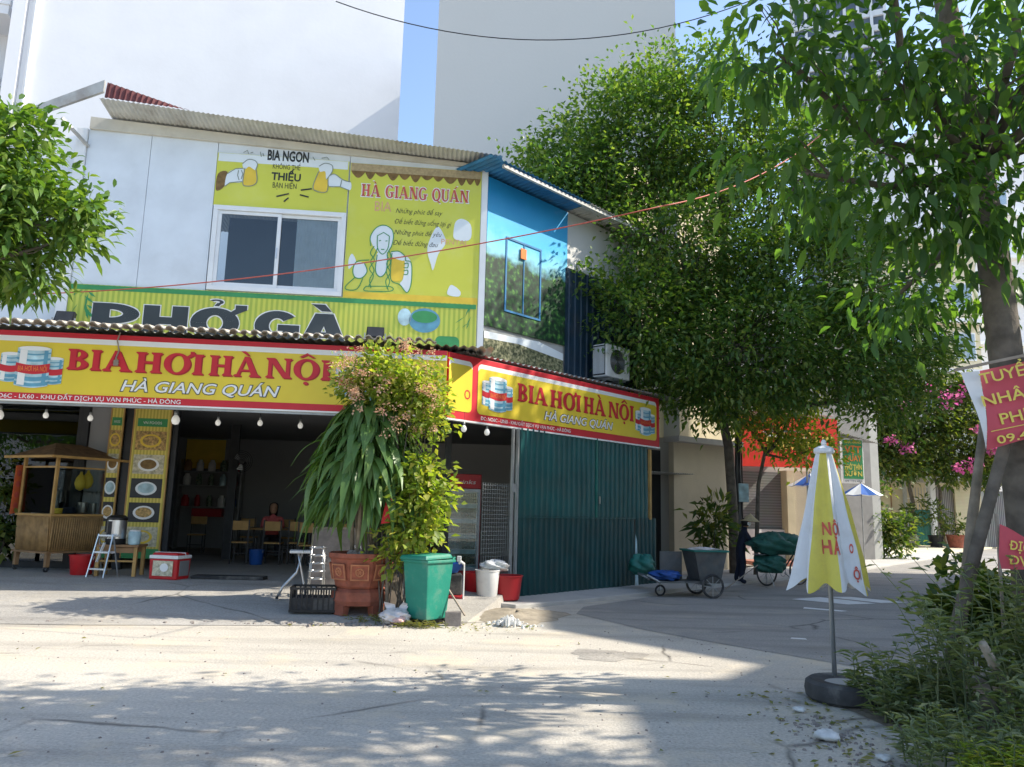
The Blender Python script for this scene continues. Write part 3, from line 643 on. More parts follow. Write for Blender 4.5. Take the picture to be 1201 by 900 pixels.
text('HÀ GIANG QUÁN', -5.17, -2.68, 3.30, 3.475, -.006, 'charcoal', fs, name='lettering_outline', off=.045, shear=.25)
text('HÀ GIANG QUÁN', -5.15, -2.70, 3.305, 3.47, -.010, 'sign_white', fs, off=.012, shear=.25)
text('ĐC: NO6C - LK60 - KHU ĐẤT DỊCH VỤ VẠN PHÚC - HÀ ĐÔNG', -7.25, -4.22, 3.125, 3.19, -.010, 'sign_white', fs, off=.008)
for cx, wd, z0, z1, y, t_ in ((-6.84, .30, 3.40, 3.83, -.006, ''), (-6.20, .29, 3.38, 3.78, -.006, ''), (-6.50, .50, 3.33, 3.93, -.013, 'BIA HƠI HÀ NỘI')): keg(fs, cx, wd, z0, z1, y, t_)
for cx, wd, z0, z1, y, t_ in ((-1.68, .28, 3.38, 3.83, -.006, ''), (-1.05, .28, 3.38, 3.78, -.006, ''), (-1.35, .48, 3.33, 3.93, -.013, 'BIA HƠI HÀ NỘI')): keg(fs, cx, wd, z0, z1, y, t_)
w_ = MB().tube([(-5.24, -.03, 4.24), (-5.26, -.06, 4.1), (-5.23, -.03, 3.95), (-5.27, -.02, 3.82), (-5.25, -.03, 3.78)], .012, 6); w_.box(-5.29, -5.22, -.05, -.02, 3.70, 3.79); w_.build('hanging_cord', 'weathered_plank', fs)
ss = thing('side_sign', 'yellow and red fascia sign with beer kegs above the green sheets on the shop side', 'sign', S0, R(47.2))
MB().box(.04, 6.63, .0, .10, 3.08, 4.20).build('sign_panel', 'sign_red', ss, bevel=.006)
MB().box(.02, 6.66, -.004, .11, 3.05, 3.079).build('edge_strip', 'sign_white', ss)
def rrect(x0, x1, z0, z1, r): return arcpts(x1 - r, z1 - r, r, r, 0, 90, 6) + arcpts(x0 + r, z1 - r, r, r, 90, 180, 6) + arcpts(x0 + r, z0 + r, r, r, 180, 270, 6) + arcpts(x1 - r, z0 + r, r, r, 270, 360, 6)
for x0, x1 in ((.05, .60), (.74, 6.50)):
    flat(rrect(x0, x1, 3.215, 4.10, .09), -.004, 'sign_white', ss, 'pale_field'); flat(rrect(x0, x1, 3.215, 4.02, .08), -.007, 'sign_yellow', ss, 'yellow_field')
for s_, a, b in (('BIA', 1.76, 2.62), ('HƠI', 2.70, 3.66), ('HÀ', 3.76, 4.52), ('NỘI', 4.62, 5.56)):
    serif(s_, a + .015, b + .015, 3.56, 3.89, -.010, 'sign_red_dark', ss, name='lettering_shadow'); serif(s_, a, b, 3.57, 3.90, -.015, 'sign_red', ss)
text('HÀ GIANG QUÁN', 2.52, 4.80, 3.30, 3.46, -.010, 'charcoal', ss, name='lettering_outline', off=.045, shear=.25)
text('HÀ GIANG QUÁN', 2.54, 4.78, 3.305, 3.455, -.014, 'sign_white', ss, off=.012, shear=.25)
text('ĐC: NO6C - LK60 - KHU ĐẤT DỊCH VỤ VẠN PHÚC - HÀ ĐÔNG', .84, 3.35, 3.12, 3.18, -.008, 'sign_white', ss, off=.008)
text('O', .42, .56, 3.44, 3.60, -.010, 'sign_red', ss, off=.01)
for c0 in (1.24, 6.03):
    for cx, wd, z0, z1, y, t_ in ((c0 - .26, .27, 3.40, 3.81, -.010, ''), (c0 + .26, .27, 3.38, 3.78, -.010, ''), (c0, .45, 3.33, 3.90, -.016, 'BIA HƠI HÀ NỘI')): keg(ss, cx, wd, z0, z1, y, t_)
# PHO GA sign on the wall behind the awning lip
pg = thing('noodle_sign', 'lime bamboo striped sign with big dark PHỞ GÀ letters under the window', 'sign', A, FA)
MB().box(-7.62, -.12, -.04, -.004, 4.36, 5.50).build('sign_panel', 'bamboo_print', pg)
flat([(-7.6, 5.40), (-.14, 5.40), (-.14, 5.49), (-7.6, 5.49)], -.043, 'ink_green', pg, 'green_border')
BLK = {'P': ([[(0, 0), (.36, 0), (.36, 1), (0, 1)]] + band(arcpts(.36, .66, .62, .34, -90, 90), arcpts(.36, .66, .28, .14, -90, 90)), .98),
       'H': ([[(0, 0), (.36, 0), (.36, 1), (0, 1)], [(.64, 0), (1, 0), (1, 1), (.64, 1)], [(.34, .38), (.66, .38), (.66, .62), (.34, .62)]], 1.),
       'Ở': (band(arcpts(.5, .5, .5, .52, 0, 360, 28), arcpts(.5, .5, .17, .27, 0, 360, 28)) + [[(.72, .80), (.9, .80), (1.14, .98), (1.14, 1.14), (.9, 1.14), (.9, 1.0)]] + band(arcpts(.5, 1.22, .15, .09, 150, -60, 12), arcpts(.5, 1.22, .07, .04, 150, -60, 12)) + [[(.46, 1.08), (.56, 1.08), (.60, 1.16), (.52, 1.19)]], 1.),
       'G': (band(arcpts(.5, .5, .5, .52, 40, 325, 24), arcpts(.5, .5, .18, .27, 40, 325, 24)) + [[(.66, .1), (1.0, .1), (1.0, .52), (.66, .52)], [(.52, .34), (1.0, .34), (1.0, .55), (.52, .55)]], 1.),
       'À': ([[(0, 0), (.34, 0), (.62, 1), (.30, 1)], [(.38, 1), (.70, 1), (1, 0), (.66, 0)], [(.26, .16), (.74, .16), (.68, .36), (.32, .36)], [(.2, 1.32), (.5, 1.32), (.66, 1.08), (.44, 1.08)]], 1.)}
def block(ch, x0, x1, z0, z1, y, m, parent, nm, grow=0.):
    ps, w0 = BLK[ch]; mb = MB(); k = (x1 - x0) / w0; h = z1 - z0
    for q, pc in enumerate(ps):
        cx = sum(a for a, _ in pc) / len(pc); cz = sum(b for _, b in pc) / len(pc)
        mb.poly([(x0 + a * k + grow * (1 if a > cx else -1), y - (q % 7) * .0004, z0 + b * h + grow * (1 if b > cz else -1)) for a, b in pc])
    return mb.build(nm, m, parent, fix=False)
for s_, a, b in (('P', -7.17, -6.34), ('H', -6.27, -5.48), ('Ở', -5.43, -4.55), ('G', -4.27, -3.45), ('À', -3.42, -2.58)):
    block(s_, a, b, 4.60, 5.16, -.046, 'sign_white', pg, 'letter_outline', .017); block(s_, a, b, 4.60, 5.16, -.051, 'charcoal', pg, 'letter', 0)
# a spray of bamboo leaves at each end and the bowl in the print
for cx, cz, k in ((-7.4, 5.15, 14), (-.36, 5.22, 7)):
    lb = MB()
    for i in range(k):
        a = random.uniform(-2.6, -.5); L = random.uniform(.14, .26); x, z = cx + random.uniform(-.16, .16), cz + random.uniform(-.2, .3)
        lb.poly([(x, -.045 - i * .0004, z), (x + L * .5 * math.cos(a) - .02 * math.sin(a), -.045 - i * .0004, z + L * .5 * math.sin(a) + .02), (x + L * math.cos(a), -.045 - i * .0004, z + L * math.sin(a)), (x + L * .5 * math.cos(a) + .02 * math.sin(a), -.045 - i * .0004, z + L * .5 * math.sin(a) - .02)])
    lb.build('leaf_print', 'ink_green', pg, fix=False)
flat(arcpts(-1.12, 5.13, .30, .24, 0, 345, 22), -.046, 'keg_blue', pg, 'bowl_print'); flat(arcpts(-1.12, 5.2, .24, .12, 0, 345, 20), -.049, 'ink_green', pg, 'bowl_print')
flat(arcpts(-1.50, 5.18, .13, .17, 0, 345, 16), -.046, 'keg_steel', pg, 'bowl_print'); flat(rrect(-.9, -.44, 4.52, 4.84, .1), -.047, 'ink_green', pg, 'badge_print')
# mug banner over the window
mbn = thing('mug_banner', 'yellow banner of two toasting beer mugs above the window', 'banner', A, FA)
MB().box(-5.22, -2.72, -.022, -.002, 7.2, 8.26).build('banner_sheet', 'poster_yellow', mbn)
flat([(-5.2, 8.09), (-2.74, 8.09), (-2.74, 8.255), (-5.2, 8.255)], -.024, 'poster_pale', mbn, 'pale_strip')
def Z4(zx, zy):
    px = 240 + zx / 6.67; py = 160 + zy / 6.67; return (-5.19 + (px - 256) * .01625, 7.2 + (241.5 + .047 * (px - 256) - py) * .0172)
def Z5(zx, zy):
    px = 400 + zx / 5; py = 180 + zy / 5; return (-2.66 + (px - 406) * .0165, 5.5 + (351 + .04 * (px - 406) - py) * .0176)
def ink(parent, fn, lines, w, y, m='ink_grey', nm='ink_lines'):
    mb = MB()
    for i, l in enumerate(lines): stroke(mb, spline([fn(*p) for p in l]) if len(l) > 3 else [fn(*p) for p in l], w, y - i * .0003)
    return stuff(mb.build(nm, m, parent, fix=False))
def fill(parent, fn, pts, y, m, nm='print'): return flat(spline([fn(*p) for p in pts], 4, True), y, m, parent, nm)
for s_, a, b, w in (('BIA NGON', (478, 180), (800, 118), .03), ('KHÔNG THỂ', (525, 250), (740, 222), .0), ('THIẾU', (520, 338), (748, 292), .03), ('BẠN HIỀN', (535, 402), (720, 368), .0)):
    x0, z0 = Z4(*a); x1, z1 = Z4(*b); zc = (Z4(a[0], a[1])[1]); text(s_, x0, x1, zc, z1 - (.0 if True else 0), -.027, 'ink_black', mbn, off=w)
fill(mbn, Z4, [(110, 300), (180, 285), (165, 400), (105, 430)], -.025, 'ink_brown'); fill(mbn, Z4, [(180, 300), (240, 260), (300, 260), (300, 360), (205, 370), (170, 400)], -.0265, 'poster_pale')
fill(mbn, Z4, [(312, 250), (395, 250), (412, 350), (390, 385), (340, 395), (305, 375)], -.028, 'poster_ochre'); fill(mbn, Z4, [(290, 220), (330, 185), (380, 190), (405, 220), (395, 265), (370, 255), (340, 240), (310, 262)], -.0295, 'poster_pale')
fill(mbn, Z4, [(885, 265), (950, 265), (958, 425), (880, 415), (850, 405)], -.028, 'poster_ochre'); fill(mbn, Z4, [(885, 225), (930, 200), (985, 215), (990, 265), (950, 330), (935, 265), (895, 268)], -.0295, 'poster_pale')
fill(mbn, Z4, [(970, 300), (1010, 285), (1080, 330), (1140, 345), (1140, 410), (1060, 385), (975, 385)], -.0265, 'poster_pale')
ink(mbn, Z4, [[(180, 300), (240, 260), (300, 255)], [(170, 400), (205, 370), (300, 360)], [(265, 270), (260, 310), (275, 350)], [(285, 270), (300, 300), (290, 340)], [(290, 220), (330, 185), (380, 190), (405, 220), (395, 265)], [(312, 250), (305, 375), (340, 395), (390, 385), (412, 350), (398, 265)], [(290, 130), (320, 110), (330, 140)], [(345, 130), (365, 125)], [(420, 120), (430, 160)], [(440, 130), (450, 155)],
    [(885, 225), (930, 200), (985, 215), (990, 265), (950, 330)], [(885, 265), (850, 405), (955, 428), (962, 330)], [(970, 300), (1010, 285), (1080, 330), (1140, 345)], [(975, 385), (1060, 385), (1130, 412)], [(1070, 330), (1060, 390)], [(900, 160), (940, 150), (960, 170)], [(830, 150), (850, 180)]], .016, -.031)
ink(mbn, Z4, [[(570, 472), (665, 448)], [(630, 512), (665, 480)], [(755, 418), (840, 405)], [(750, 455), (820, 472)]], .028, -.031, 'ink_black')
# restaurant banner right of the window
hb = thing('restaurant_banner', 'yellow banner with a braided woman raising a beer mug and four lines of script', 'banner', A, FA)
MB().box(-2.69, -.11, -.024, -.002, 5.5, 8.24).build('banner_sheet', 'poster_yellow', hb)
flat([(-2.68, 5.505), (-.12, 5.505), (-.12, 5.63), (-2.68, 5.63)], -.026, 'poster_ochre', hb, 'ochre_strip')
th = MB(); x = -2.67; i = 0
while x < -.16:
    w = random.uniform(.16, .28); d = random.uniform(.08, .2); x1 = min(x + w, -.13)
    th.poly([(x, -.0265 - .0003 * (i % 3), 8.12)] + [(x + (x1 - x) * q / 8, -.0265 - .0003 * (i % 3), 8.06 - d * .75 * math.sin(PI * q / 8)) for q in range(9)] + [(x1, -.0265 - .0003 * (i % 3), 8.12)]); x = x1; i += 1
th.build('thatch_print', 'ink_brown', hb, fix=False)
flat([(-2.68, 8.08), (-.12, 8.08), (-.12, 8.235), (-2.68, 8.235)], -.028, 'straw', hb, 'thatch_print')
serif('HÀ GIANG QUÁN', -2.46, -.35, 7.56, 7.82, -.0275, 'sign_white', hb, name='lettering_outline', grow=.05); serif('HÀ GIANG QUÁN', -2.45, -.36, 7.565, 7.815, -.032, 'ink_red', hb)
text('BIA', -2.18, -1.86, 7.28, 7.48, -.0275, 'ink_pink', hb)
for s_, za, x0, x1 in (('Những phút để say', (330, 368), -1.77, -.86), ('Để biết đừng uống lại gì', (325, 430), -1.78, -.68), ('Những phút để yêu', (322, 492), -1.78, -.86), ('Để biết đừng đau', (318, 553), -1.79, -.92)):
    z = Z5(*za)[1]; text(s_, x0, x1, z + .01, z + .105, -.0275, 'ink_black', hb, shear=.35, off=-.004)
text('PENTAL', -.86, -.33, Z5(690, 545)[1], Z5(690, 515)[1], -.0275, 'ink_pink', hb)
for pts in ([(495, 560), (545, 440), (590, 490), (600, 540), (560, 600), (535, 690), (520, 660)], [(645, 470), (655, 410), (690, 390), (735, 410), (752, 450), (745, 510), (690, 520), (650, 505)], [(630, 790), (650, 775), (698, 810), (690, 840), (625, 830)], [(42, 640), (60, 605), (85, 650), (60, 680), (45, 690)]): fill(hb, Z5, pts, -.0265, 'poster_pale', 'worn_patch')
fill(hb, Z5, [(170, 545), (162, 500), (190, 455), (235, 438), (280, 460), (292, 505), (285, 560), (265, 590), (235, 605), (205, 590)], -.0275, 'poster_pale', 'figure_print')
fill(hb, Z5, [(205, 600), (265, 600), (285, 660), (290, 790), (150, 790), (160, 660), (185, 640)], -.0282, 'poster_yellow', 'figure_print'); fill(hb, Z5, [(205, 600), (265, 600), (262, 700), (230, 735), (200, 700)], -.0288, 'poster_pale', 'figure_print')
fill(hb, Z5, [(72, 690), (90, 655), (135, 660), (150, 705), (125, 740), (85, 735)], -.0285, 'poster_pale', 'figure_print'); fill(hb, Z5, [(352, 640), (372, 615), (405, 655), (408, 770), (388, 822), (345, 775), (362, 740)], -.0285, 'poster_pale', 'figure_print')
fill(hb, Z5, [(290, 598), (362, 628), (358, 745), (288, 742)], -.0292, 'poster_ochre', 'figure_print'); fill(hb, Z5, [(288, 590), (330, 588), (366, 615), (360, 640), (320, 632), (290, 615)], -.0297, 'poster_pale', 'figure_print')
ink(hb, Z5, [[(165, 560), (160, 505), (190, 455), (235, 438), (280, 460), (294, 505), (285, 560)], [(200, 500), (235, 480), (268, 500)], [(200, 500), (205, 570), (235, 605), (265, 570), (270, 500)], [(210, 530), (222, 526)], [(248, 530), (260, 528)], [(225, 578), (245, 578)],
    [(185, 560), (165, 600), (190, 640), (165, 690), (190, 730), (165, 790)], [(205, 570), (190, 610), (170, 650), (192, 700), (170, 750), (180, 800)], [(270, 580), (285, 620), (262, 660), (285, 710), (262, 760), (280, 810)], [(285, 560), (262, 610), (285, 650), (262, 700), (285, 760), (270, 800)],
    [(160, 640), (90, 650), (70, 700), (85, 740), (125, 742), (152, 705), (135, 660)], [(85, 740), (35, 790), (45, 810), (100, 805), (130, 745)], [(205, 610), (200, 700), (230, 735), (262, 700), (265, 610)], [(150, 790), (290, 790), (292, 815), (148, 815), (150, 790)],
    [(285, 590), (330, 588), (366, 615), (372, 640), (405, 655), (410, 765), (388, 822), (345, 778), (290, 745), (290, 598)], [(362, 660), (385, 655), (385, 680), (362, 680)], [(362, 700), (385, 695), (385, 718), (362, 720)]], .018, -.031, 'ink_green', 'figure_lines')
# side murals
mu = thing('forest_mural', 'printed mural of blue sky over green forest on the shop side wall', 'mural', A, FA + SA)
MB().box(.03, 2.50, -.02, .018, 5.12, 8.17).build('mural_sheet', 'mural_print', mu)
mu2 = thing('hedge_mural', 'faded hedge print under the forest mural beside the corner', 'mural', A, FA + SA)
MB().prism([(.03, 4.36), (2.40, 4.36), (2.40, 4.92), (1.6, 5.06), (.9, 5.02), (.03, 5.0)], -.022, .018).build('mural_sheet', 'hedge_print', mu2)
flat([(.03, 4.86), (1.0, 4.90), (2.40, 4.78), (2.40, 4.93), (1.6, 5.06), (.9, 5.02), (.03, 5.0)], -.026, 'poster_pale', mu2, 'pale_strip')
# air conditioner on the side wall
ac = thing('air_conditioner', 'white outdoor air conditioner unit over the end of the side sign', 'air conditioner', (A[0], A[1], 0), FA + SA)
MB().box(3.14, 4.02, -.62, -.26, 4.50, 5.22).build('casing', 'white_plastic', ac, bevel=.02)
fg = MB()
for i in range(10): fg.box(3.125, 3.137, -.58 + .032 * i, -.562 + .032 * i, 4.56, 5.16)
fg.build('side_grille', 'white_frame', ac); MB().box(3.128, 3.139, -.6, -.28, 4.53, 5.19).build('grille_backing', 'black_plastic', ac)
f_ = MB(); 
for i in range(9): f_.ring((3.55, -.632, 4.86), .03 + .03 * i, .005, 26, 5)
f_.build('fan_guard', 'grey_steel', ac, smooth=True); MB().add([(3.55 + .27 * math.cos(2 * PI * i / 24), -.624, 4.86 + .27 * math.sin(2 * PI * i / 24)) for i in range(24)], [tuple(range(24))]).build('fan_well', 'black_plastic', ac)
for x in (3.3, 3.85): MB().bar((x, -.62, 4.47), (x, .0, 4.47), .04).bar((x, -.5, 4.45), (x, .0, 4.2), .03).build('bracket', 'grey_steel', ac)
# flood lamps on the awning
for x, y, lb in ((-7.52, -.35, 'black flood lamp standing on the awning beside the left post'), (-2.02, -.3, 'black flood lamp on the awning above the flowering bush')):
    t_ = thing('flood_lamp', lb, 'lamp', (A[0] + x * math.cos(FA) - y * math.sin(FA), A[1] + x * math.sin(FA) + y * math.cos(FA), 4.56), FA, 'flood lamps on the awning')
    MB().box(-.17, .17, -.05, .05, .13, .36, top=.94).build('housing', 'black_plastic', t_, bevel=.012, rot=(R(-18), 0, 0)); MB().box(-.14, .14, -.056, -.05, .15, .34).build('lens', 'dark_paint', t_, rot=(R(-18), 0, 0))
    MB().bar((-.19, .02, .22), (-.19, .02, .02), .02).bar((.19, .02, .22), (.19, .02, .02), .02).bar((-.2, .02, .01), (.2, .02, .01), .03).bar((0, .02, .01), (0, .02, -.16), .03).build('yoke', 'grey_steel', t_)
# bulbs strung under the awning
def bulb(x, y, z, r, lb):
    t_ = thing('hanging_bulb', lb, 'light bulb', (x, y, z), 0, 'bulbs hanging under the awning')
    MB().lathe([(.001, -r * 1.2), (r * .7, -r), (r, -r * .2), (r * .85, r * .5), (r * .45, r * 1.1)], 14).build('globe', 'bulb_glass', t_, smooth=True)
    MB().lathe([(r * .46, r * 1.1), (r * .46, r * 2), (r * .2, r * 2.3)], 10).build('cap', 'grey_steel', t_, smooth=True); MB().tube([(0, 0, r * 2.2), (0, 0, 3.36 - z)], .006, 5).build('flex', 'wire_black', t_)
names = ['first', 'second', 'third', 'fourth', 'fifth', 'sixth', 'seventh']
for i, (px_, r) in enumerate(((-8.45, .07), (-7.73, .045), (-7.03, .045), (-5.67, .07), (-4.98, .045), (-4.29, .045), (-3.62, .045))):
    bulb(px_, 13.0 + .11 * (px_ + 5), 2.93 + .02 * (i % 2), r, f'{"large" if r > .05 else "small"} white bulb under the awning, {names[i]} from the left')
bulb(-.80, 13.0, 2.93, .05, 'small white bulb beside the red drinks fridge, left of two'); bulb(-.42, 13.5, 2.93, .05, 'small white bulb beside the green sheets, right of two')
# ------------------------------------------------------------------ porch things
def fw(x, y, z=0.): return (A[0] + x * math.cos(FA) - y * math.sin(FA), A[1] + x * math.sin(FA) + y * math.cos(FA), z)
def person_body(name, m, parent, J, E, loc=(0, 0, 0), rz=0., root=0):
    """one continuous skinned body: J = [(x, y, z, r)], E = bone pairs"""
    me = bpy.data.meshes.new(name); me.from_pydata([j[:3] for j in J], E, []); me.update()
    o = link(name, me, m, parent, loc, rz); bm = bmesh.new(); bm.from_mesh(me); ly = bm.verts.layers.skin.verify()
    for v, j in zip(bm.verts, J):
        r = j[3] if hasattr(j[3], '__len__') else (j[3], j[3]); v[ly].radius = r
    bm.verts.ensure_lookup_table(); bm.verts[root][ly].use_root = True; bm.to_mesh(me); bm.free()
    md = o.modifiers.new('skin', 'SKIN'); md.use_smooth_shade = True; md.branch_smoothing = .4; sb = o.modifiers.new('sub', 'SUBSURF'); sb.levels = 2; sb.render_levels = 2
    return o
# menu boards on the columns
for x0, x1, lb in ((-6.68, -5.98, 'wide yellow striped menu board with five food pictures beside the entrance'), (-7.11, -6.88, 'narrow yellow striped menu board with five food pictures nearest the food cart')):
    t_ = thing('menu_board', lb, 'menu board', fw((x0 + x1) / 2, 1.16, .5), FA, 'menu boards on the columns'); h = (x1 - x0) / 2
    MB().box(-h, h, 0, .03, 0, 2.93).build('board', 'bamboo_board', t_)
    for a in (-1, 1): MB().box(a * h - .012, a * h + .012, -.008, .034, 0, 2.93).build('board_edge', 'yellow_wood', t_)
    flat([(-h * .8, 2.52), (h * .8, 2.52), (h * .8, 2.68), (-h * .8, 2.68)], -.004, 'ink_green', t_, 'green_label'); text('VN FOODS', -h * .5, h * .5, 2.57, 2.62, -.008, 'sign_white', t_)
    flat([(-h * .97, .0), (h * .97, .0), (h * .97, .18), (-h * .97, .18)], -.004, 'ink_green', t_, 'green_foot')
    for i in range(5):
        z = 2.06 - .46 * i
        p = MB().box(-h * .82, h * .82, -.012, -.002, z, z + .37).build('food_picture', ['print_food', 'cooler_print', 'dark_paint', 'dark_paint', 'cooler_print'][i], t_)
        k_ = .16 if h > .2 else .08
        flat(arcpts(0, z + .18, k_ * 1.25, .13, 0, 345, 18), -.015, ['poster_ochre', 'sign_white', 'poster_pale', 'sign_white', 'poster_ochre'][i], p, 'dish_print'); flat(arcpts(0, z + .185, k_ * .95, .095, 0, 345, 18), -.0175, ['print_food', 'ink_brown', 'keg_steel', 'print_food', 'cooler_print'][i], p, 'dish_print')
# food cart: bamboo base, glass case, hipped thatch roof
ct = thing('food_cart', 'bamboo food cart with glass case and brown hipped roof at the left', 'food cart', (-8.226, 14.037, .28), R(62))
WR, WL = 1.18, 1.04
MB().add([(0.04, .04, .36), (WR - .04, .04, .36), (WR - .04, WL - .04, .36), (.04, WL - .04, .36), (0, 0, .99), (WR, 0, .99), (WR, WL, .99), (0, WL, .99)], [(3, 2, 1, 0), (4, 5, 6, 7), (0, 1, 5, 4), (1, 2, 6, 5), (2, 3, 7, 6), (3, 0, 4, 7)]).build('cabinet', 'bamboo', ct)
sl_ = MB()
for i in range(26): x = .05 + (WR - .1) * i / 25; sl_.tube([(x, .022, .37), (x, -.014, .97)], .017, 6)
for i in range(23): y = .05 + (WL - .1) * i / 22; sl_.tube([(.022, y, .37), (-.014, y, .97)], .017, 6)
stuff(sl_.build('bamboo_slats', 'bamboo', ct, smooth=True))
MB().box(-.03, WR + .03, -.03, WL + .03, .99, 1.03).build('counter', 'yellow_wood', ct, bevel=.006); MB().box(-.02, WR + .02, -.02, WL + .02, .33, .36).build('base_frame', 'wood', ct)
for x, y in ((.05, .05), (WR - .05, .05), (WR - .05, WL - .05), (.05, WL - .05)):
    MB().box(x - .035, x + .035, y - .035, y + .035, .09, .33).build('leg', 'wood', ct); MB().ring((x, y, .055), .04, .018, 14, 6).build('castor', 'rubber', ct, smooth=True)
    a = .0 if x < .5 else WR - .05; b = .0 if y < .5 else WL - .05
    MB().box(a, a + .05, b, b + .05, 1.03, 2.08).build('post', 'yellow_wood', ct)
MB().bar((.05, .02, 1.88), (WR - .05, .02, 1.88), .03).bar((.02, .05, 1.88), (.02, WL - .05, 1.88), .03).build('rail', 'yellow_wood', ct)
MB().box(.05, WR - .05, .018, .024, 1.04, 1.86).build('glass_pane', 'clear_glass', ct); MB().box(.018, .024, .05, WL - .05, 1.04, 1.86).build('glass_pane', 'clear_glass', ct)
MB().box(.05, WR - .05, .1, WL - .1, 1.44, 1.455).build('glass_shelf', 'clear_glass', ct)
rf = MB().add([(-.22, -.22, 2.06), (WR + .22, -.22, 2.06), (WR + .22, WL + .22, 2.06), (-.22, WL + .22, 2.06), (.25, WL / 2, 2.34), (WR - .25, WL / 2, 2.34)], [(0, 1, 5, 4), (1, 2, 5), (2, 3, 4, 5), (3, 0, 4), (3, 2, 1, 0)]).build('cart_roof', 'thatch', ct)
MB().bar((-.22, -.22, 2.055), (WR + .22, -.22, 2.055), .045).bar((-.22, -.22, 2.055), (-.22, WL + .22, 2.055), .045).build('roof_edge', 'yellow_wood', rf)
def ctw(x, y, z): q = R(62); return (-8.226 + x * math.cos(q) - y * math.sin(q), 14.037 + x * math.sin(q) + y * math.cos(q), .28 + z)
for i, (x, y, h, r, m, lb) in enumerate(((.8, .35, .22, .09, 'steel', 'steel pot at the right inside the food cart'), (.98, .3, .2, .08, 'steel', 'steel pot nearest the right post inside the food cart'), (.25, .3, .1, .12, 'poster_ochre', 'yellow tray of food inside the food cart'), (.55, .4, .12, .14, 'cloth_navy', 'dark bowl inside the food cart'), (.4, .6, .42, .08, 'grey_steel', 'tall grey canister inside the food cart'), (.15, .7, .2, .1, 'white_plastic', 'white tub behind the side pane of the food cart'))):
    o = MB().lathe([(r * .9, 0), (r, h * .1), (r, h * .9), (r * 1.06, h), (r * .9, h), (r * .88, h * .9)], 18).build('food_container', m, None, ctw(x, y, 1.032), smooth='auto'); tag(o, lb, 'container', 'vessels in the food cart')
for x, y, z, lb in ((.62, .22, 1.62, 'roast fowl hanging at the centre of the food cart'), (.78, .25, 1.66, 'roast fowl hanging right of centre in the food cart')):
    o = MB().lathe([(.01, -.16), (.07, -.12), (.1, -.02), (.08, .08), (.03, .15), (.02, .2)], 12).build('roast_fowl', 'poster_ochre', None, ctw(x, y, z), smooth=True); tag(o, lb, 'food', 'fowl hung in the food cart')
t_ = thing('cart_banner', 'orange cloth strip hanging from the left corner of the food cart', 'banner', ctw(-.02, WL + .08, 1.0), R(62 + 20)); MB().prism([(-.1, 0), (.1, .03), (.1, .92), (-.08, .9)], -.004, .004).build('cloth', 'orange_cloth', t_)
for i in range(4): MB().add([(x, -.008, z) for x, z in arcpts(0, .16 + .2 * i, .055, .06, 0, 340, 10)], [tuple(range(11))]).build('character_print', 'ink_red', t_, fix=False)
# red bucket
def bucket(name, label, loc, r, h, m, handle=True, rim=None, grp=None):
    t_ = thing(name, label, 'bucket', loc, 0, grp)
    MB().lathe([(r * .78, 0), (r * .82, .01), (r, h * .96), (r * 1.06, h * .97), (r * 1.06, h), (r * .95, h), (r * .78, .03)], 24).build('body', m, t_, smooth='auto')
    if handle: MB().tube([(r * 1.02 * math.cos(a), -.01, h * .93 - r * .75 * math.sin(a)) for a in [PI * i / 12 for i in range(13)]], .006, 6).build('handle', rim or 'white_plastic', t_, rz=random.uniform(-.3, .3), smooth=True)
    return t_
bucket('red_bucket', 'bright red plastic bucket between the food cart and the folding steps', (-7.50, 13.9, .28), .21, .34, 'red_plastic')
# folding steps
st = thing('folding_steps', 'small pale metal folding steps beside the wooden stool table', 'step ladder', (-6.97, 13.5, .28), R(-14))
for x in (-.17, .17):
    MB().bar((x, -.10, 0), (x * .85, .06, .72), .022).build('front_leg', 'steel', st); MB().bar((x, .24, 0), (x * .85, .07, .70), .018).build('back_leg', 'grey_steel', st)
for i, z in enumerate((.12, .40, .68)): MB().box(-.16, .16, -.1 + z * .22, .06 + z * .22 , z, z + .03).build('tread', 'white_plastic' if i else 'steel', st, bevel=.005)
MB().bar((-.1, .02, .25), (.02, .02, .58), .05, .012).build('strap', 'white_plastic', st)
# wooden stool table with tea urn and jar
tb = thing('stool_table', 'low wooden stool table under the tea urn', 'table', (-6.83, 13.9, .28), R(6))
MB().box(-.36, .36, -.24, .24, .50, .54).build('table_top', 'wood', tb, bevel=.006)
for x in (-.31, .31):
    for y in (-.19, .19): MB().box(x - .028, x + .028, y - .028, y + .028, 0, .5).build('leg', 'yellow_wood', tb)
MB().box(-.28, .28, -.2, -.18, .40, .49).build('apron', 'wood', tb); MB().box(-.28, .28, .18, .2, .40, .49).build('apron', 'wood', tb); MB().bar((-.29, -.19, .26), (.29, -.19, .26), .03).build('stretcher', 'yellow_wood', tb)
ur = thing('tea_urn', 'black and steel tea urn on the stool table', 'urn', (-6.93, 13.85, .82), R(6))
MB().lathe([(.16, .0), (.165, .01), (.165, .1)], 24).build('base', 'black_plastic', ur, smooth='auto'); MB().lathe([(.162, .1), (.162, .42)], 24).build('body', 'steel', ur, smooth='auto'); MB().lathe([(.17, .42), (.17, .46), (.12, .50), (.04, .51)], 24).build('lid', 'black_plastic', ur, smooth='auto')
MB().box(-.03, .03, -.23, -.15, .05, .09).box(-.012, .012, -.23, -.21, .02, .05).build('tap', 'black_plastic', ur); MB().box(-.19, -.16, -.03, .03, .2, .40).build('handle', 'black_plastic', ur); MB().box(-.09, -.03, -.168, -.15, .12, .40).build('gauge', 'black_plastic', ur)
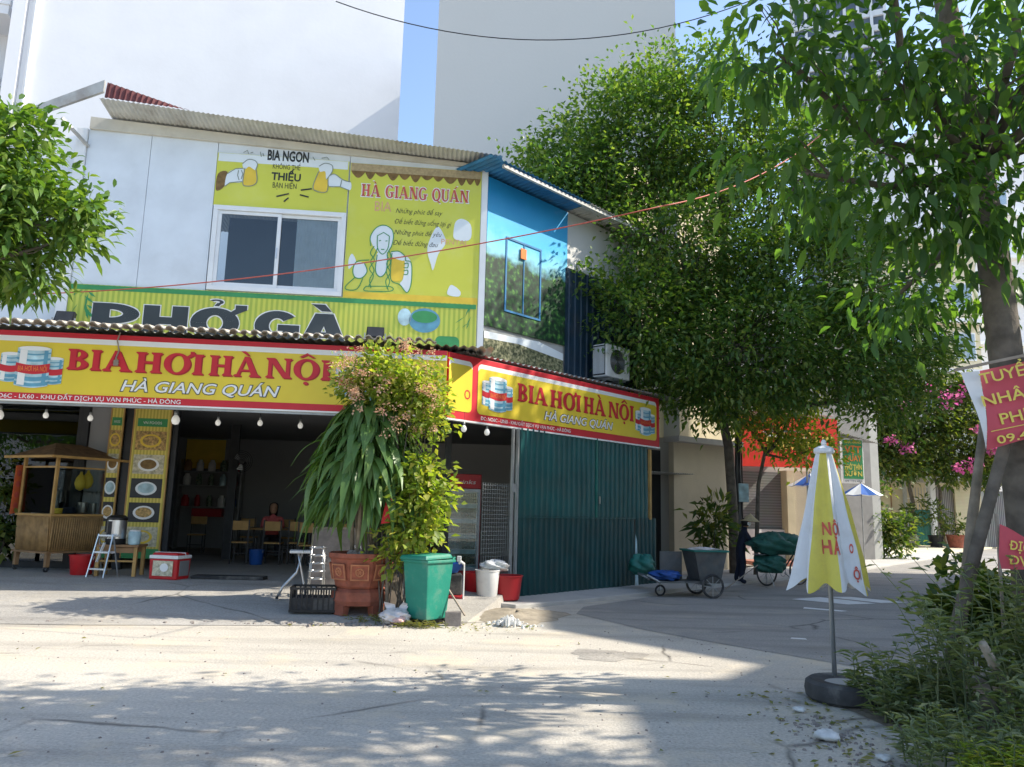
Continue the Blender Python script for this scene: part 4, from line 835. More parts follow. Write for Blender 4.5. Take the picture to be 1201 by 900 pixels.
jr = thing('water_jar', 'pale green plastic jar next to the tea urn', 'jar', (-6.60, 13.85, .82), 0); MB().lathe([(.085, 0), (.1, .02), (.105, .2), (.09, .23)], 18).build('body', 'keg_steel', jr, smooth='auto'); MB().lathe([(.09, .23), (.09, .25), (.02, .26)], 18).build('lid', 'white_plastic', jr)
# cooler box
cb = thing('cooler_box', 'red and white cooler box on the porch floor', 'cooler', (-5.80, 13.55, .28), R(-12))
MB().box(-.26, .26, -.18, .18, 0, .34, top=1.04).build('body', 'red_plastic', cb, bevel=.02); MB().box(-.275, .275, -.195, .195, .342, .40).build('lid_rim', 'white_plastic', cb, bevel=.012); MB().box(-.25, .25, -.17, .17, .40, .44, top=.9).build('lid', 'red_plastic', cb, bevel=.015)
MB().box(-.19, .19, -.200, -.19, .06, .31).build('front_label', 'cooler_print', cb); MB().box(.272, .28, -.13, .13, .06, .31).build('side_label', 'shutter_grey', cb); MB().add([(.08 * math.cos(2 * PI * i / 16) + .03, -.204, .07 * math.sin(2 * PI * i / 16) + .2) for i in range(16)], [tuple(range(16))]).build('label_roundel', 'sign_white', cb)
MB().tube([(-.3, 0, .36), (-.29, -.02, .44), (.29, -.02, .44), (.3, 0, .36)], .008, 6).build('handle', 'white_plastic', cb)
o = MB().box(-.62, .62, -.14, .14, 0, .06).build('floor_step', 'rubber', None, (-4.83, 13.75, .28), R(1), bevel=.012); tag(o, 'dark low step block lying on the porch floor', 'step')
# folding table frame and stools
ft = thing('folding_table', 'chrome folding table frame standing on the porch edge', 'folding table', (-3.22, 12.2, .19), R(15))
for a in (-.1, .1):
    MB().tube([(-.30, a, .0), (-.22, a, .16), (-.04, a, .36), (.03, a, .66)], .016, 7).build('leg', 'steel', ft, smooth=True); MB().tube([(.12, a * 1.6, -.03), (.08, a, .2), (.02, a, .45), (-.03, a, .66)], .016, 7).build('leg', 'steel', ft, smooth=True)
MB().box(-.16, .16, -.14, .14, .66, .70).build('top_bracket', 'white_plastic', ft, bevel=.01); MB().lathe([(.022, -.04), (.022, 0)], 8, (-.30, -.1, .02)).build('foot_cap', 'rubber', ft)
sn = thing('nested_stools', 'stack of small chrome stools behind the black crate', 'stools', (-3.02, 12.5, .2), R(20))
for i in range(6):
    z = .12 * i
    MB().ring((0, 0, z + .12), .13, .012, 20, 6, 'z').build('seat_ring', 'steel', sn, smooth=True)
for k_ in range(4):
    a = PI / 4 + PI / 2 * k_; MB().tube([(.17 * math.cos(a), .17 * math.sin(a), 0), (.12 * math.cos(a), .12 * math.sin(a), .74)], .011, 6).build('leg', 'steel', sn, smooth=True)
cbd = thing('menu_chalkboard', 'dark weathered chalkboard leaning behind the terracotta planter', 'board', (-3.30, 13.3, .22), R(4))
MB().box(-.02, .95, -.015, .015, .0, .98).build('board', 'brick_grey', cbd, rot=(R(-10), 0, 0)); 
for b in ((-.05, -.02, 0, 1.0), (.95, .98, 0, 1.0)): MB().box(b[0], b[1], -.03, .02, b[2], b[3]).build('frame_rail', 'weathered_plank', cbd, rot=(R(-10), 0, 0))
MB().box(-.02, .95, -.03, .02, .98, 1.01).build('frame_rail', 'weathered_plank', cbd, rot=(R(-10), 0, 0))
text('shop', .66, .9, .66, .74, -.025, 'sign_white', cbd, shear=.3, tilt=(R(-10), 0, 0)); text('mở cửa', .6, .9, .5, .57, -.025, 'sign_white', cbd, shear=.3, tilt=(R(-10), 0, 0))
ck = thing('black_crate', 'black plastic crate on the porch edge left of the planter', 'crate', (-2.78, 11.45, .09), R(8))
cm = MB(); cw, cdp, chh = .32, .22, .34
for z in (0, .31): cm.box(-cw, cw, -cdp, -cdp + .02, z, z + .035).box(-cw, cw, cdp - .02, cdp, z, z + .035).box(-cw, -cw + .02, -cdp + .02, cdp - .02, z, z + .035).box(cw - .02, cw, -cdp + .02, cdp - .02, z, z + .035)
cm.build('crate_rim', 'black_plastic', ck); cb2 = MB()
for i in range(9):
    x = -cw + .01 + (2 * cw - .04) * i / 8; cb2.box(x, x + .022, -cdp, -cdp + .012, .035, .31).box(x, x + .022, cdp - .012, cdp, .035, .31)
for i in range(6):
    y = -cdp + .03 + (2 * cdp - .08) * i / 5; cb2.box(-cw, -cw + .012, y, y + .022, .035, .31).box(cw - .012, cw, y, y + .022, .035, .31)
stuff(cb2.build('crate_bars', 'black_plastic', ck)); MB().box(-cw + .02, cw - .02, -cdp + .02, cdp - .02, .02, .2).build('contents', 'rubber', ck)
# terracotta planter
pl = thing('terracotta_planter', 'octagonal terracotta planter with relief panels on a footed base', 'planter', (-2.14, 11.55, .06), R(8))
pot = MB().lathe([(.34, .36), (.38, .40), (.47, .78), (.50, .80), (.50, .86), (.44, .86), (.43, .76)], sq=8).build('pot', 'terracotta', pl)
for i in range(8):
    a = 2 * PI * i / 8 - PI / 2; m_ = Matrix.Rotation(a + PI / 2, 4, 'Z') @ Matrix.Translation((0, -.408, .60)) @ Matrix.Rotation(R(12), 4, 'X')
    q = MB().box(-.13, .13, -.014, .0, -.11, .12, m=m_).build('relief_panel', 'terracotta', pl); q2 = MB()
    for b in ((-.13, .13, .10, .12), (-.13, .13, -.11, -.09)): q2.box(b[0], b[1], -.026, -.012, b[2], b[3], m=m_)
    for b in ((-.13, -.11, -.09, .10), (.11, .13, -.09, .10)): q2.box(b[0], b[1], -.026, -.012, b[2], b[3], m=m_)
    q2.build('panel_border', 'terracotta_relief', q); q3 = MB().ring((0, -.018, .005), .055, .012, 14, 5)
    for k_ in range(6): q3.bar((0, -.018, .005), (.05 * math.cos(k_ * PI / 3), -.018, .005 + .05 * math.sin(k_ * PI / 3)), .012)
    q3.v = [tuple(m_ @ Vector(p)) for p in q3.v]; q3.build('panel_motif', 'terracotta_relief', q)
MB().lathe([(.32, .12), (.42, .14), (.44, .2), (.42, .32), (.36, .36), (.33, .36)], sq=8).build('base', 'terracotta', pl)
for i in range(4): a = PI / 4 + i * PI / 2; MB().box(-.09, .09, -.05, .05, 0, .14, top=1.2).build('foot', 'terracotta', pl, (.34 * math.cos(a), .34 * math.sin(a), 0), a + PI / 2)
MB().lathe([(.43, .80), (.3, .815), (.01, .82)], sq=8).build('soil', 'soil', pl)
for i in range(7): 
    r = random.uniform(.05, .1); q = MB().lathe([(.01, 0), (r, .02), (r * .8, .07), (r * .3, .1), (.005, .1)], 7).build('stone', 'brick_grey', pl, (random.uniform(-.28, .28), random.uniform(-.34, -.05), .80), random.uniform(0, 3))
# wheelie bin
bn = thing('green_bin', 'scuffed green plastic rubbish bin at the road edge', 'bin', (-1.11, 11.05, .02), R(-38))
MB().add([(-.19, -.2, .06), (.19, -.2, .06), (.19, .2, .06), (-.19, .2, .06), (-.24, -.26, .84), (.24, -.26, .84), (.24, .26, .84), (-.24, .26, .84)], [(3, 2, 1, 0), (4, 5, 6, 7), (0, 1, 5, 4), (1, 2, 6, 5), (2, 3, 7, 6), (3, 0, 4, 7)]).build('body', 'bin_green', bn, bevel=.018)
MB().box(-.265, .265, -.285, .285, .82, .86).build('rim', 'bin_green', bn, bevel=.012); MB().box(-.27, .27, -.29, .27, .865, .93, top=.9).build('lid', 'bin_green', bn, bevel=.03, rot=(R(1.5), R(-1), 0))
MB().tube([(-.2, .28, .86), (-.2, .33, .88), (.2, .33, .88), (.2, .28, .86)], .014, 7).build('handle', 'bin_green', bn)
for x in (-.17, .17): MB().ring((x, .22, .06), .045, .02, 16, 6, 'x').build('wheel', 'rubber', bn, smooth=True)
MB().box(-.16, .16, -.17, .17, .0, .06).build('underside', 'black_plastic', bn)
text('Đ Ô', -.01, .16, .5, .57, -.235, 'keg_steel', bn, off=.005, tilt=(R(-4.5), 0, R(0))); text('HN', .0, .15, .39, .46, -.232, 'keg_steel', bn, off=.005, tilt=(R(-4.5), 0, 0))
# rubbish: bag, brick, planks, litter
def lump(name, m, parent, r, sq, seed, loc=(0, 0, 0), cr=0.):
    rg = np.random.default_rng(seed); P = []; F = []; n, k = (40, 22) if cr else (18, 10)
    for j in range(k + 1):
        th = PI * j / k
        for i in range(n):
            a = 2 * PI * i / n; q = 1 + .16 * math.sin(3 * a + seed) * math.sin(th) + .10 * math.sin(5 * a + 3 * th + seed * 2) + (.03 if cr else .05) * rg.normal() + cr * (abs(math.sin(4 * a + 3 * math.sin(5 * th + seed))) * .22 + .12 * math.sin(9 * th + 5 * a)) * math.sin(th)
            P.append((r * q * math.sin(th) * math.cos(a), r * q * math.sin(th) * math.sin(a), max(0, sq * r * (1 - math.cos(th) * q))))
    for j in range(k):
        for i in range(n): F.append((j * n + i, (j + 1) * n + i, (j + 1) * n + (i + 1) % n, j * n + (i + 1) % n))
    return MB().add(P, F).build(name, m, parent, loc, smooth=True)
bg_ = thing('rubbish_bag', 'knotted white plastic bag of rubbish at the foot of the bin', 'bag', (-1.52, 10.95, .01), 0)
lump('sack', 'bag_plastic', bg_, .17, .58, 3, cr=1.); lump('contents', 'bag_pink', bg_, .12, .5, 5, (.06, -.10, 0))
for dx, lean in ((-.06, -.9), (.07, .5)): MB().add([(dx - .06, .02, .16), (dx + .06, -.02, .17), (dx + .08 + lean * .05, .04, .25), (dx - .02 + lean * .1, -.02, .29), (dx - .05 + lean * .06, .03, .24)], [(0, 1, 2), (0, 2, 4), (2, 3, 4)]).build('bag_knot', 'bag_plastic', bg_)
bk = thing('concrete_brick', 'single grey brick with a stick propped on it right of the bin', 'brick', (-.73, 10.95, .0), R(5)); MB().box(-.11, .11, -.06, .06, 0, .19).build('block', 'brick_grey', bk, bevel=.006); MB().bar((-.1, .2, .5), (.16, -.02, .14), .02).build('stick', 'weathered_plank', bk)
for i in range(3):
    o = MB().box(-.045, .045, -.015, .015, 0, .62 - .05 * i).build('leaning_plank', 'weathered_plank', None, (-1.74 + .10 * i, 11.45 + .02 * i, .06), rot=(R(-8), R(3 - 3 * i), R(10))); tag(o, ['weathered plank stood beside the planter, left of three', 'weathered plank stood between the planter and the bin, middle of three', 'weathered plank stood nearest the green bin, right of three'][i], 'plank', 'planks between planter and bin')
lt = MB()
for _ in range(110):
    x, y = random.gauss(0, .15), random.gauss(0, .10); r = random.uniform(.006, .03); lt.box(x - r, x + r, y - r * .6, y + r * .6, 0 + max(0, .1 - abs(x) * .4) * random.random(), .012 + r * .5 + max(0, .1 - abs(x) * .4), top=.7, rz=random.uniform(0, 3))
o = lt.build('litter_heap', 'litter', None, (.03, 11.1, .0), fix=False); tag(stuff(o), 'small heap of rubble and paper litter on the road edge')
# corner of the shop: tap, tubs, fridge, sacks
tp = thing('standpipe', 'thin standpipe with white tap in front of the tubs', 'tap', (-.70, 12.75, .08), 0); MB().tube([(0, 0, 0), (0, 0, .62)], .013, 7).build('pipe', 'white_plastic', tp); MB().tube([(0, 0, .62), (-.05, -.02, .66), (-.09, -.03, .63)], .022, 8).build('spout', 'white_plastic', tp, smooth=True); MB().box(-.12, -.05, -.035, .0, .66, .75).build('tap_handle', 'white_plastic', tp, bevel=.01)
bucket('paint_tub', 'white paint tub with worn print beside the standpipe', (-.33, 13.2, .09), .20, .50, 'white_plastic', rim='grey_steel')
bucket('red_tub', 'dark red tub behind the white paint tub', (-.52, 13.55, .1), .24, .42, 'red_plastic', False)
bucket('wash_tub', 'wide red tub right of the white paint tub', (.0, 13.45, .09), .26, .40, 'sign_red_dark', False)
o = lump('white_sack', 'white_plastic', None, .19, .5, 9, (-.22, 13.35, .55), 1.); tag(o, 'crumpled white sack on top of the tubs', 'sack')
bt = thing('blue_basin', 'blue plastic basin stacked on crates left of the standpipe', 'basin', (-1.0, 13.0, .55), 0); MB().lathe([(.18, 0), (.28, .14), (.30, .15), (.27, .15), (.17, .02)], 24).build('bowl', 'blue_plastic', bt, smooth='auto')
o = MB().box(-.25, .25, -.2, .2, 0, .33).build('storage_crate', 'rubber', None, (-1.0, 13.0, .2), R(6), bevel=.02); tag(o, 'dark storage crate under the blue basin', 'crate')
o = MB().box(-.30, .3, -.22, .22, 0, .14, top=.95).build('red_tray', 'sign_red_dark', None, (-1.0, 12.95, .06), R(6), bevel=.02); tag(o, 'red tray at the foot of the stacked basin', 'tray')
fr = thing('drinks_fridge', 'tall red glass door drinks fridge inside the corner opening', 'fridge', (-.92, 15.6, .28), R(8))
MB().box(-.36, .36, .02, .62, 0, 2.0).build('cabinet', 'red_plastic', fr, bevel=.01); MB().box(-.34, .34, -.04, .02, 1.72, 1.98).build('header', 'red_plastic', fr); text('Drinks', -.24, .24, 1.80, 1.88, -.045, 'sign_white', fr, shear=.2)
dr = MB().box(-.34, .34, -.03, .0, .1, .16).box(-.34, .34, -.03, .0, 1.64, 1.70).box(-.34, -.29, -.03, .0, .16, 1.64).box(.29, .34, -.03, .0, .16, 1.64).build('door', 'grey_steel', fr); MB().box(-.29, .29, -.018, -.012, .16, 1.64).build('door_pane', 'clear_glass', dr)
MB().box(-.3, .3, .012, .03, .12, 1.68).build('lining', 'keg_steel', fr)
for i in range(5): MB().box(-.29, .29, -.008, .011, .2 + .3 * i, .22 + .3 * i).build('shelf', 'white_plastic', fr); MB().box(-.27, .27, -.006, .010, .22 + .3 * i, .42 + .3 * i).build('drink_row', 'bottles', fr)
gp = thing('steel_gate_post', 'pair of thin steel posts at the edge of the green sheets', 'post', (.16, 13.95, .05), R(47.2)); MB().box(-.16, -.12, 0, .05, 0, 3.0).build('post', 'grey_steel', gp); MB().box(-.03, .01, 0, .05, 0, 3.0).build('post', 'grey_steel', gp); MB().box(-.17, -.05, -.01, .0, 1.85, 2.0).build('padlock_plate', 'grey_steel', gp)
mesh_ = MB()
for i in range(12): mesh_.bar((-.8 + .06 * i, .1, .3), (-.8 + .06 * i, .1, 2.0), .006)
for i in range(24): mesh_.bar((-.8, .1, .3 + .072 * i), (-.12, .1, .3 + .072 * i), .006)
stuff(mesh_.build('wire_mesh', 'grey_steel', gp))
# green corrugated sheets closing the side
gs = thing('green_fence', 'dark green corrugated sheets closing the side of the shop', 'fence', S0, R(47.2))
for x0, x1, z0, z1, y, m in ((1.80, 4.24, 1.47, 3.09, .03, 0), (4.26, 6.22, 1.45, 3.09, .05, 0), (1.78, 5.62, .02, 1.49, .02, 1), (5.70, 6.50, .06, 1.48, .035, 1)):
    MB().corr(x0, x1, z0, z1, y, .16, .03, 'trap', rows=10, dent=.007).build('sheet', 'green_sheet_dark' if m else 'green_sheet', gs)
MB().box(4.225, 4.262, -.008, .03, 1.46, 3.08).build('seam_strip', 'gate_teal', gs); MB().box(1.80, 5.6, -.02, -.008, 1.455, 1.475).build('seam_strip', 'green_sheet', gs)
MB().box(6.24, 6.30, .0, .06, 1.45, 3.0).build('end_post', 'yellow_wood', gs); MB().add([(5.60, -.02, .02), (5.74, -.02, .0), (5.66, -.03, 1.0), (5.60, -.03, 1.15)], [(0, 1, 2, 3)]).build('bent_flap', 'keg_steel', gs)
MB().box(4.30, 4.33, -.03, -.01, 1.75, 1.9).build('handle', 'steel', gs)
# ------------------------------------------------------------------ inside the room
sh = thing('wall_shelves', 'dark wall shelves of jars and boxes at the back of the room', 'shelves', fw(-7.1, 8.3, .28), FA)
for z in (1.15, 1.75, 2.15): MB().box(-.85, .85, 0, .35, z, z + .03).build('shelf_board', 'grey_steel', sh)
for x in (-.85, .85): MB().box(x - .02, x + .02, .02, .33, 0, 2.5).build('upright', 'grey_steel', sh)
jar_i = 0
for z in (1.182, 1.782, 2.182):
    for k_ in range(5):
        m = random.choice(['sign_red_dark', 'white_plastic', 'bottles', 'keg_steel', 'wood', 'blue_plastic']); r = random.uniform(.07, .12); x, y, z_ = fw(-7.1 - .66 + .33 * k_, 8.45, .28 + z); jar_i += 1
        o = MB().lathe([(r * .9, 0), (r, .02), (r, .22), (r * .6, .28), (r * .55, .32)], 12).build('shelf_jar', m, None, (x, y, z_), smooth='auto'); tag(o, 'jar standing on the dark wall shelves at the back', 'jar', 'jars on the back shelves')
o = MB().box(-.4, .4, 0, .3, 0, .22).build('red_carton', 'sign_red_dark', None, fw(-7.1, 8.25, .28 + .90), FA); tag(o, 'dark red carton below the back shelves', 'carton')
o = MB().box(-.55, .55, 0, .02, 0, .85).build('wall_poster', 'poster_ochre', None, fw(-7.45, 8.93, 2.55), FA); tag(o, 'yellowed poster high on the back wall', 'poster')
fn = thing('wall_fan', 'black wall fan on the column inside the room', 'fan', fw(-5.3, 4.35, 2.55), FA)
f_ = MB()
for i in range(6): f_.ring((0, -.16, 0), .05 + .04 * i, .006, 24, 5)
f_.build('guard', 'black_plastic', fn); MB().lathe([(.07, 0), (.07, .16)], 12).build('motor', 'black_plastic', fn, rot=(R(90), 0, 0)); bl = MB()
for k_ in range(3):
    a = k_ * 2 * PI / 3; bl.poly([(0, -.12, 0), (.22 * math.cos(a), -.14, .22 * math.sin(a)), (.2 * math.cos(a + .7), -.1, .2 * math.sin(a + .7))])
bl.build('blades', 'grey_steel', fn, fix=False); MB().bar((-.1, .02, 0), (0, -.02, 0), .05).build('bracket', 'black_plastic', fn)
def dtable(x, y, label):
    t_ = thing('dining_table', label, 'table', fw(x, y, .285), FA, 'tables in the room')
    MB().box(-.6, .6, -.35, .35, .72, .75).build('table_top', 'yellow_wood', t_, bevel=.006)
    for a in (-.54, .54):
        for b in (-.3, .3): MB().box(a - .02, a + .02, b - .02, b + .02, 0, .72).build('leg', 'dark_paint', t_)
    MB().bar((-.54, -.3, .25), (.54, -.3, .25), .03).build('stretcher', 'dark_paint', t_)
def dchair(x, y, a, label):
    t_ = thing('dining_chair', label, 'chair', fw(x, y, .285), FA + a, 'chairs in the room')
    MB().box(-.2, .2, -.2, .2, .44, .47).build('seat', 'yellow_wood', t_, bevel=.006); MB().box(-.2, .2, .17, .19, .72, .92).build('backrest', 'yellow_wood', t_, bevel=.006)
    for q in (-.18, .18):
        MB().bar((q, -.18, 0), (q, -.18, .44), .026).build('leg', 'dark_paint', t_); MB().bar((q, .19, 0), (q, .2, .95), .026).build('leg', 'dark_paint', t_)
    MB().bar((-.18, -.18, .2), (.18, -.18, .2), .02).build('stretcher', 'dark_paint', t_)
for x, y, lb in ((-4.35, 3.9, 'yellow topped table at which the seated person rests'), (-2.9, 3.2, 'yellow topped table behind the terracotta planter'), (-2.4, 6.2, 'yellow topped table at the back behind the plant'), (-4.6, 6.6, 'yellow topped table at the back under the fan')): dtable(x, y, lb)
for x, y, a, lb in ((-6.9, 6.8, .1, 'yellow backed chair standing alone under the shelves'), (-4.95, 3.3, PI, 'yellow backed chair before the seated person, left of two'), (-4.25, 3.2, PI, 'yellow backed chair before the seated person, middle'), (-3.75, 3.4, PI, 'yellow backed chair right of the seated person'), (-3.4, 2.5, PI, 'yellow backed chair close to the planter, left one'), (-2.7, 2.5, PI, 'yellow backed chair close to the planter, right one'), (-5.4, 6.0, PI, 'yellow backed chair at the rear table, left one'), (-4.4, 5.9, PI, 'yellow backed chair at the rear table, right one')): dchair(x, y, a, lb)
bucket('blue_bucket', 'blue bucket with wire handle on the floor of the room', fw(-4.55, 3.0, .285), .16, .32, 'blue_plastic')
p1 = thing('person', 'seated person in a red top with dark hair at the table in the room', 'person', fw(-4.55, 4.55, .285), FA + .2)
Jp = [(0, 0, .50, (.15, .13)), (0, -.01, .72, (.14, .10)), (0, -.02, .95, (.16, .10)), (0, -.02, 1.03, (.06, .06)), (0, -.03, 1.09, (.05, .05)), (-.2, -.02, .96, (.055, .055)), (-.24, -.12, .74, (.045, .045)), (-.12, -.34, .76, (.035, .035)), (.2, -.02, .96, (.055, .055)), (.24, -.12, .74, (.045, .045)), (.10, -.36, .76, (.035, .035)), (-.1, -.1, .48, (.09, .09)), (-.12, -.42, .5, (.07, .07)), (-.12, -.42, .08, (.05, .05)), (.1, -.1, .48, (.09, .09)), (.12, -.42, .5, (.07, .07)), (.12, -.42, .08, (.05, .05))]
person_body('body', 'house_clothes', p1, Jp, [(0, 1), (1, 2), (2, 3), (3, 4), (2, 5), (5, 6), (6, 7), (2, 8), (8, 9), (9, 10), (0, 11), (11, 12), (12, 13), (0, 14), (14, 15), (15, 16)])
MB().lathe([(.01, 1.06), (.06, 1.08), (.08, 1.14), (.088, 1.20), (.08, 1.27), (.04, 1.31), (.005, 1.315)], 16).build('head', 'skin', p1, (0, -.03, 0), smooth=True)
MB().lathe([(.085, .98), (.10, 1.10), (.108, 1.22), (.095, 1.30), (.04, 1.335), (.005, 1.34)], 16).build('hair', 'hair', p1, (0, .025, 0), smooth=True)
MB().add([(-.012, -.11, 1.17), (.012, -.11, 1.17), (0, -.128, 1.165), (0, -.112, 1.205)], [(0, 1, 2), (0, 2, 3), (1, 3, 2)]).build('nose', 'skin', p1)
for sx in (-.032, .032): MB().lathe([(.002, -.008), (.012, 0), (.002, .008)], 8, (sx, -.108, 1.205)).build('eye', 'hair', p1)
MB().box(-.025, .025, -.114, -.106, 1.135, 1.143).build('mouth', 'sign_red_dark', p1)
for sx in (-1, 1):
    MB().tube([(sx * .13, -.30, .765), (sx * .06, -.42, .77)], [.03, .028], 8).build('hand', 'skin', p1, smooth=True)
    for k_ in range(4): MB().tube([(sx * .06 - .02 + .013 * k_, -.41, .772), (sx * .05 - .02 + .013 * k_, -.47, .768), (sx * .05 - .02 + .013 * k_, -.49, .756)], [.008, .0075, .006], 5).build('finger', 'skin', p1)
    MB().tube([(sx * .045, -.40, .77), (sx * .015, -.43, .768)], [.009, .007], 5).build('thumb', 'skin', p1)
for i, (x, y, z, lb) in enumerate(((-1.7, 7.9, .285, 'red drinks crate at the bottom of the back stack'), (-1.68, 7.9, .60, 'red drinks crate in the middle of the back stack'), (-1.72, 7.9, .915, 'red drinks crate on top of the back stack'), (-.95, 7.8, .285, 'red drinks crate on the floor right of the back stack'))):
    t_ = thing('drinks_crate', lb, 'crate', fw(x, y, z), FA + .1 * (i % 2), 'red drinks crates at the back'); MB().box(-.22, .22, -.16, .16, 0, .06).build('base', 'red_plastic', t_); MB().box(-.22, .22, -.16, .16, .24, .30).build('rim', 'red_plastic', t_)
    for sx, sy in ((-.2, -.14), (.2, -.14), (.2, .14), (-.2, .14)): MB().box(sx - .02, sx + .02, sy - .02, sy + .02, .06, .24).build('corner', 'red_plastic', t_)
    MB().box(-.19, .19, -.13, .13, .06, .28).build('bottles', 'bottles', t_)
# ------------------------------------------------------------------ tall buildings behind the shop
b1 = thing('white_apartment_block', 'tall blank white rendered building rising behind the shop roof', 'building', (-11.2, 26, 0), R(9))
MB().slab([(-6.5, 0), (6.75, 0), (3.6, 9), (-6.5, 9)], 0, 27).build('wall', 'white_render', b1); MB().box(-6.95, -6.51, -.15, .35, 0, 27).build('corner_pier', 'white_render', b1)
MB().tube([(-6.2, -.09, 0), (-6.2, -.09, 27)], .07, 8).build('drain_pipe', 'white_plastic', b1, smooth=True)
b2 = thing('grey_apartment_block', 'tall blank grey building behind the big tree', 'building', (3.7, 22.6, 0), R(1.5))
MB().box(-6.35, 1.3, 0, 8, 0, 18.6).build('wall', 'grey_render', b2)
b0 = thing('balcony_house', 'white house with stacked balcony ledges at the far left edge', 'building', (-21.5, 24.5, 0), R(14))
MB().box(-4, 2.9, 1.2, 6, 0, 24).build('wall', 'white_render', b0)
for z in (12.6, 15.6, 18.6):
    q = MB().box(-4, 3.2, -.3, 1.2, z, z + .35).build('balcony', 'white_render', b0); MB().box(-4, 3.25, -.35, -.2, z + .35, z + .55).build('ledge', 'white_render', q)
    for i in range(7): MB().box(.4 + .4 * i, .44 + .4 * i, -.29, -.25, z + .55, z + 1.2).build('baluster', 'grey_steel', q)
    MB().bar((-3.9, -.27, z + 1.22), (3.1, -.27, z + 1.22), .06).build('rail', 'grey_steel', q)
    w0 = MB().box(.2, 2.2, 1.15, 1.22, z + .5, z + 2.6).build('window', 'white_frame', b0); MB().box(.3, 2.1, 1.13, 1.14, z + .6, z + 2.5).build('pane', 'window_glass', w0)
b3 = thing('corner_house', 'plain rendered town house across the lane outside the picture', 'building', (0, 0, 0), 0)
MB().slab([(18.3, 11.2), (18.3, 23.5), (30, 23.5), (30, -6), (18.6, -6), (18.7, 5.6), (18.8, 8.2), (19.7, 8.0), (20.5, 9.0)], 0, 16).build('wall', 'beige_render', b3); MB().slab([(18.3, 13.6), (18.3, 23.5), (30, 23.5), (30, 13.6)], 16, 18.8).build('shade_block', 'beige_render', b3)  # unseen upper block added on top so the green sheets fall in shade
# ------------------------------------------------------------------ lane side: beige house, red shop, dark house
bh = thing('beige_house', 'low beige rendered house wall beyond the green sheets', 'house', (4.68, 22.0, 0), math.atan2(1.4, 2.04))
MB().box(0, 2.5, 0, .2, 0, 3.62).build('wall', 'beige_render', bh); MB().box(-.1, 2.7, -.3, .3, 3.62, 3.78).build('roof_slab', 'concrete', bh); MB().box(-1.6, -.02, .5, .7, 0, 3.4).build('passage_shade_panel', 'dark_room', bh)  # the passage is a solid near-black slab, its shade put into the colour
MB().corr(-1.7, .3, -.5, .5, 2.7, .09, .012, horiz=True).build('passage_roof', 'weathered_zinc', bh)
MB().box(-1.5, 3.4, .6, .8, 3.79, 12).build('upper_wall', 'cream_render', bh)
for x in (-.7, 1.2):
    for z in (5.2, 8.4): q = MB().box(x, x + 1.1, .54, .62, z, z + 1.5).build('window', 'white_frame', bh); MB().box(x + .08, x + 1.02, .52, .535, z + .08, z + 1.42).build('pane', 'window_glass', q)
wb = MB()
for i in range(7): wb.bar((.25 + .3 * i, -.75, .5), (.25 + .3 * i, -.75, 2.2), .03)
# red fronted shop
rs = thing('red_shop', 'shop with roller shutter, cream columns and bright red fascia past the beige house', 'shop', (7.3, 25.2, 0), R(14))
MB().box(.25, 2.05, .35, .4, 0, 3.05).build('roller_shutter', 'rolling_shutter', rs); 
for x in (-.02, 1.98): MB().box(x, x + .27, 0, .5, 0, 3.1).build('column', 'cream_render', rs)
MB().box(.26, 1.97, .2, .34, 0, 1.15).build('counter', 'white_frame', rs); MB().box(-.3, 3.3, .52, .8, 0, 9).build('wall', 'grey_render', rs)
MB().box(2.3, 3.3, .1, .5, 0, 3.1).build('column', 'beige_render', rs)
fa = MB().prism([(-.12, 3.15), (3.55, 3.2), (3.6, 4.85), (-.12, 4.78)], -.55, -.42).build('red_fascia', 'awning_red', rs)
text('CỬA HÀNG', .9, 3.4, 3.75, 4.25, -.56, 'banner_ink', rs, off=.02); text('VỊT', 2.2, 3.3, 3.25, 3.6, -.56, 'ink_orange', rs, off=.02)
MB().bar((.4, -1.3, 4.1), (1.8, -1.2, 4.05), .06).build('awning_arm', 'white_frame', rs)
bl_ = MB().box(.2, 3.5, -.5, .5, 4.95, 5.1).build('balcony', 'grey_render', rs)
for i in range(24): MB().box(.25 + .138 * i, .275 + .138 * i, -.48, -.455, 5.1, 6.5).build('baluster', 'grey_steel', bl_)
MB().bar((.2, -.47, 6.5), (3.5, -.47, 6.5), .05).bar((.2, -.47, 5.8), (3.5, -.47, 5.8), .03).build('rail', 'grey_steel', bl_)
MB().box(.9, 2.4, .46, .52, 5.1, 7.6).build('window', 'window_glass', rs)
MB().box(.0, 3.2, -1.4, .0, .08, .2).build('doorstep', 'paving_red', rs)
dh = thing('dark_house', 'dark grey house front carrying the green and orange sign', 'house', (11.4, 28.3, 0), R(20))
MB().box(-.3, 2.7, .3, .6, 0, 10).build('wall', 'shutter_grey', dh); MB().corr(.1, 1.8, -1.0, .3, 4.75, .1, .012, horiz=True, zf=lambda x, y: (y) * .12 - (x) * .18).build('canopy', 'zinc', dh)
MB().box(2.7, 3.3, .5, .8, 0, 9.5).build('wall', 'grey_wall', dh)
gsn = thing('green_shop_sign', 'small upright green sign with orange and yellow lettering under the zinc canopy', 'sign', (12.4, 27.8, 0), R(8))
MB().box(-.42, .42, 0, .12, 2.82, 4.44).build('sign_box', 'sign_white', gsn, bevel=.02); MB().box(-.38, .38, -.012, -.002, 2.98, 4.38).build('face', 'ink_green', gsn)
for s_, z, h, m in (('NHÀ HÀNG', 4.26, .08, 'banner_ink'), ('VỊT', 3.92, .24, 'ink_orange'), ('QUAY', 3.62, .2, 'ink_orange'), ('PHỞ THÌN', 3.32, .17, 'banner_ink'), ('SƯỜN', 3.08, .17, 'banner_ink')): text(s_, -.33, .33, z, z + h, -.018, m, gsn, off=.02)
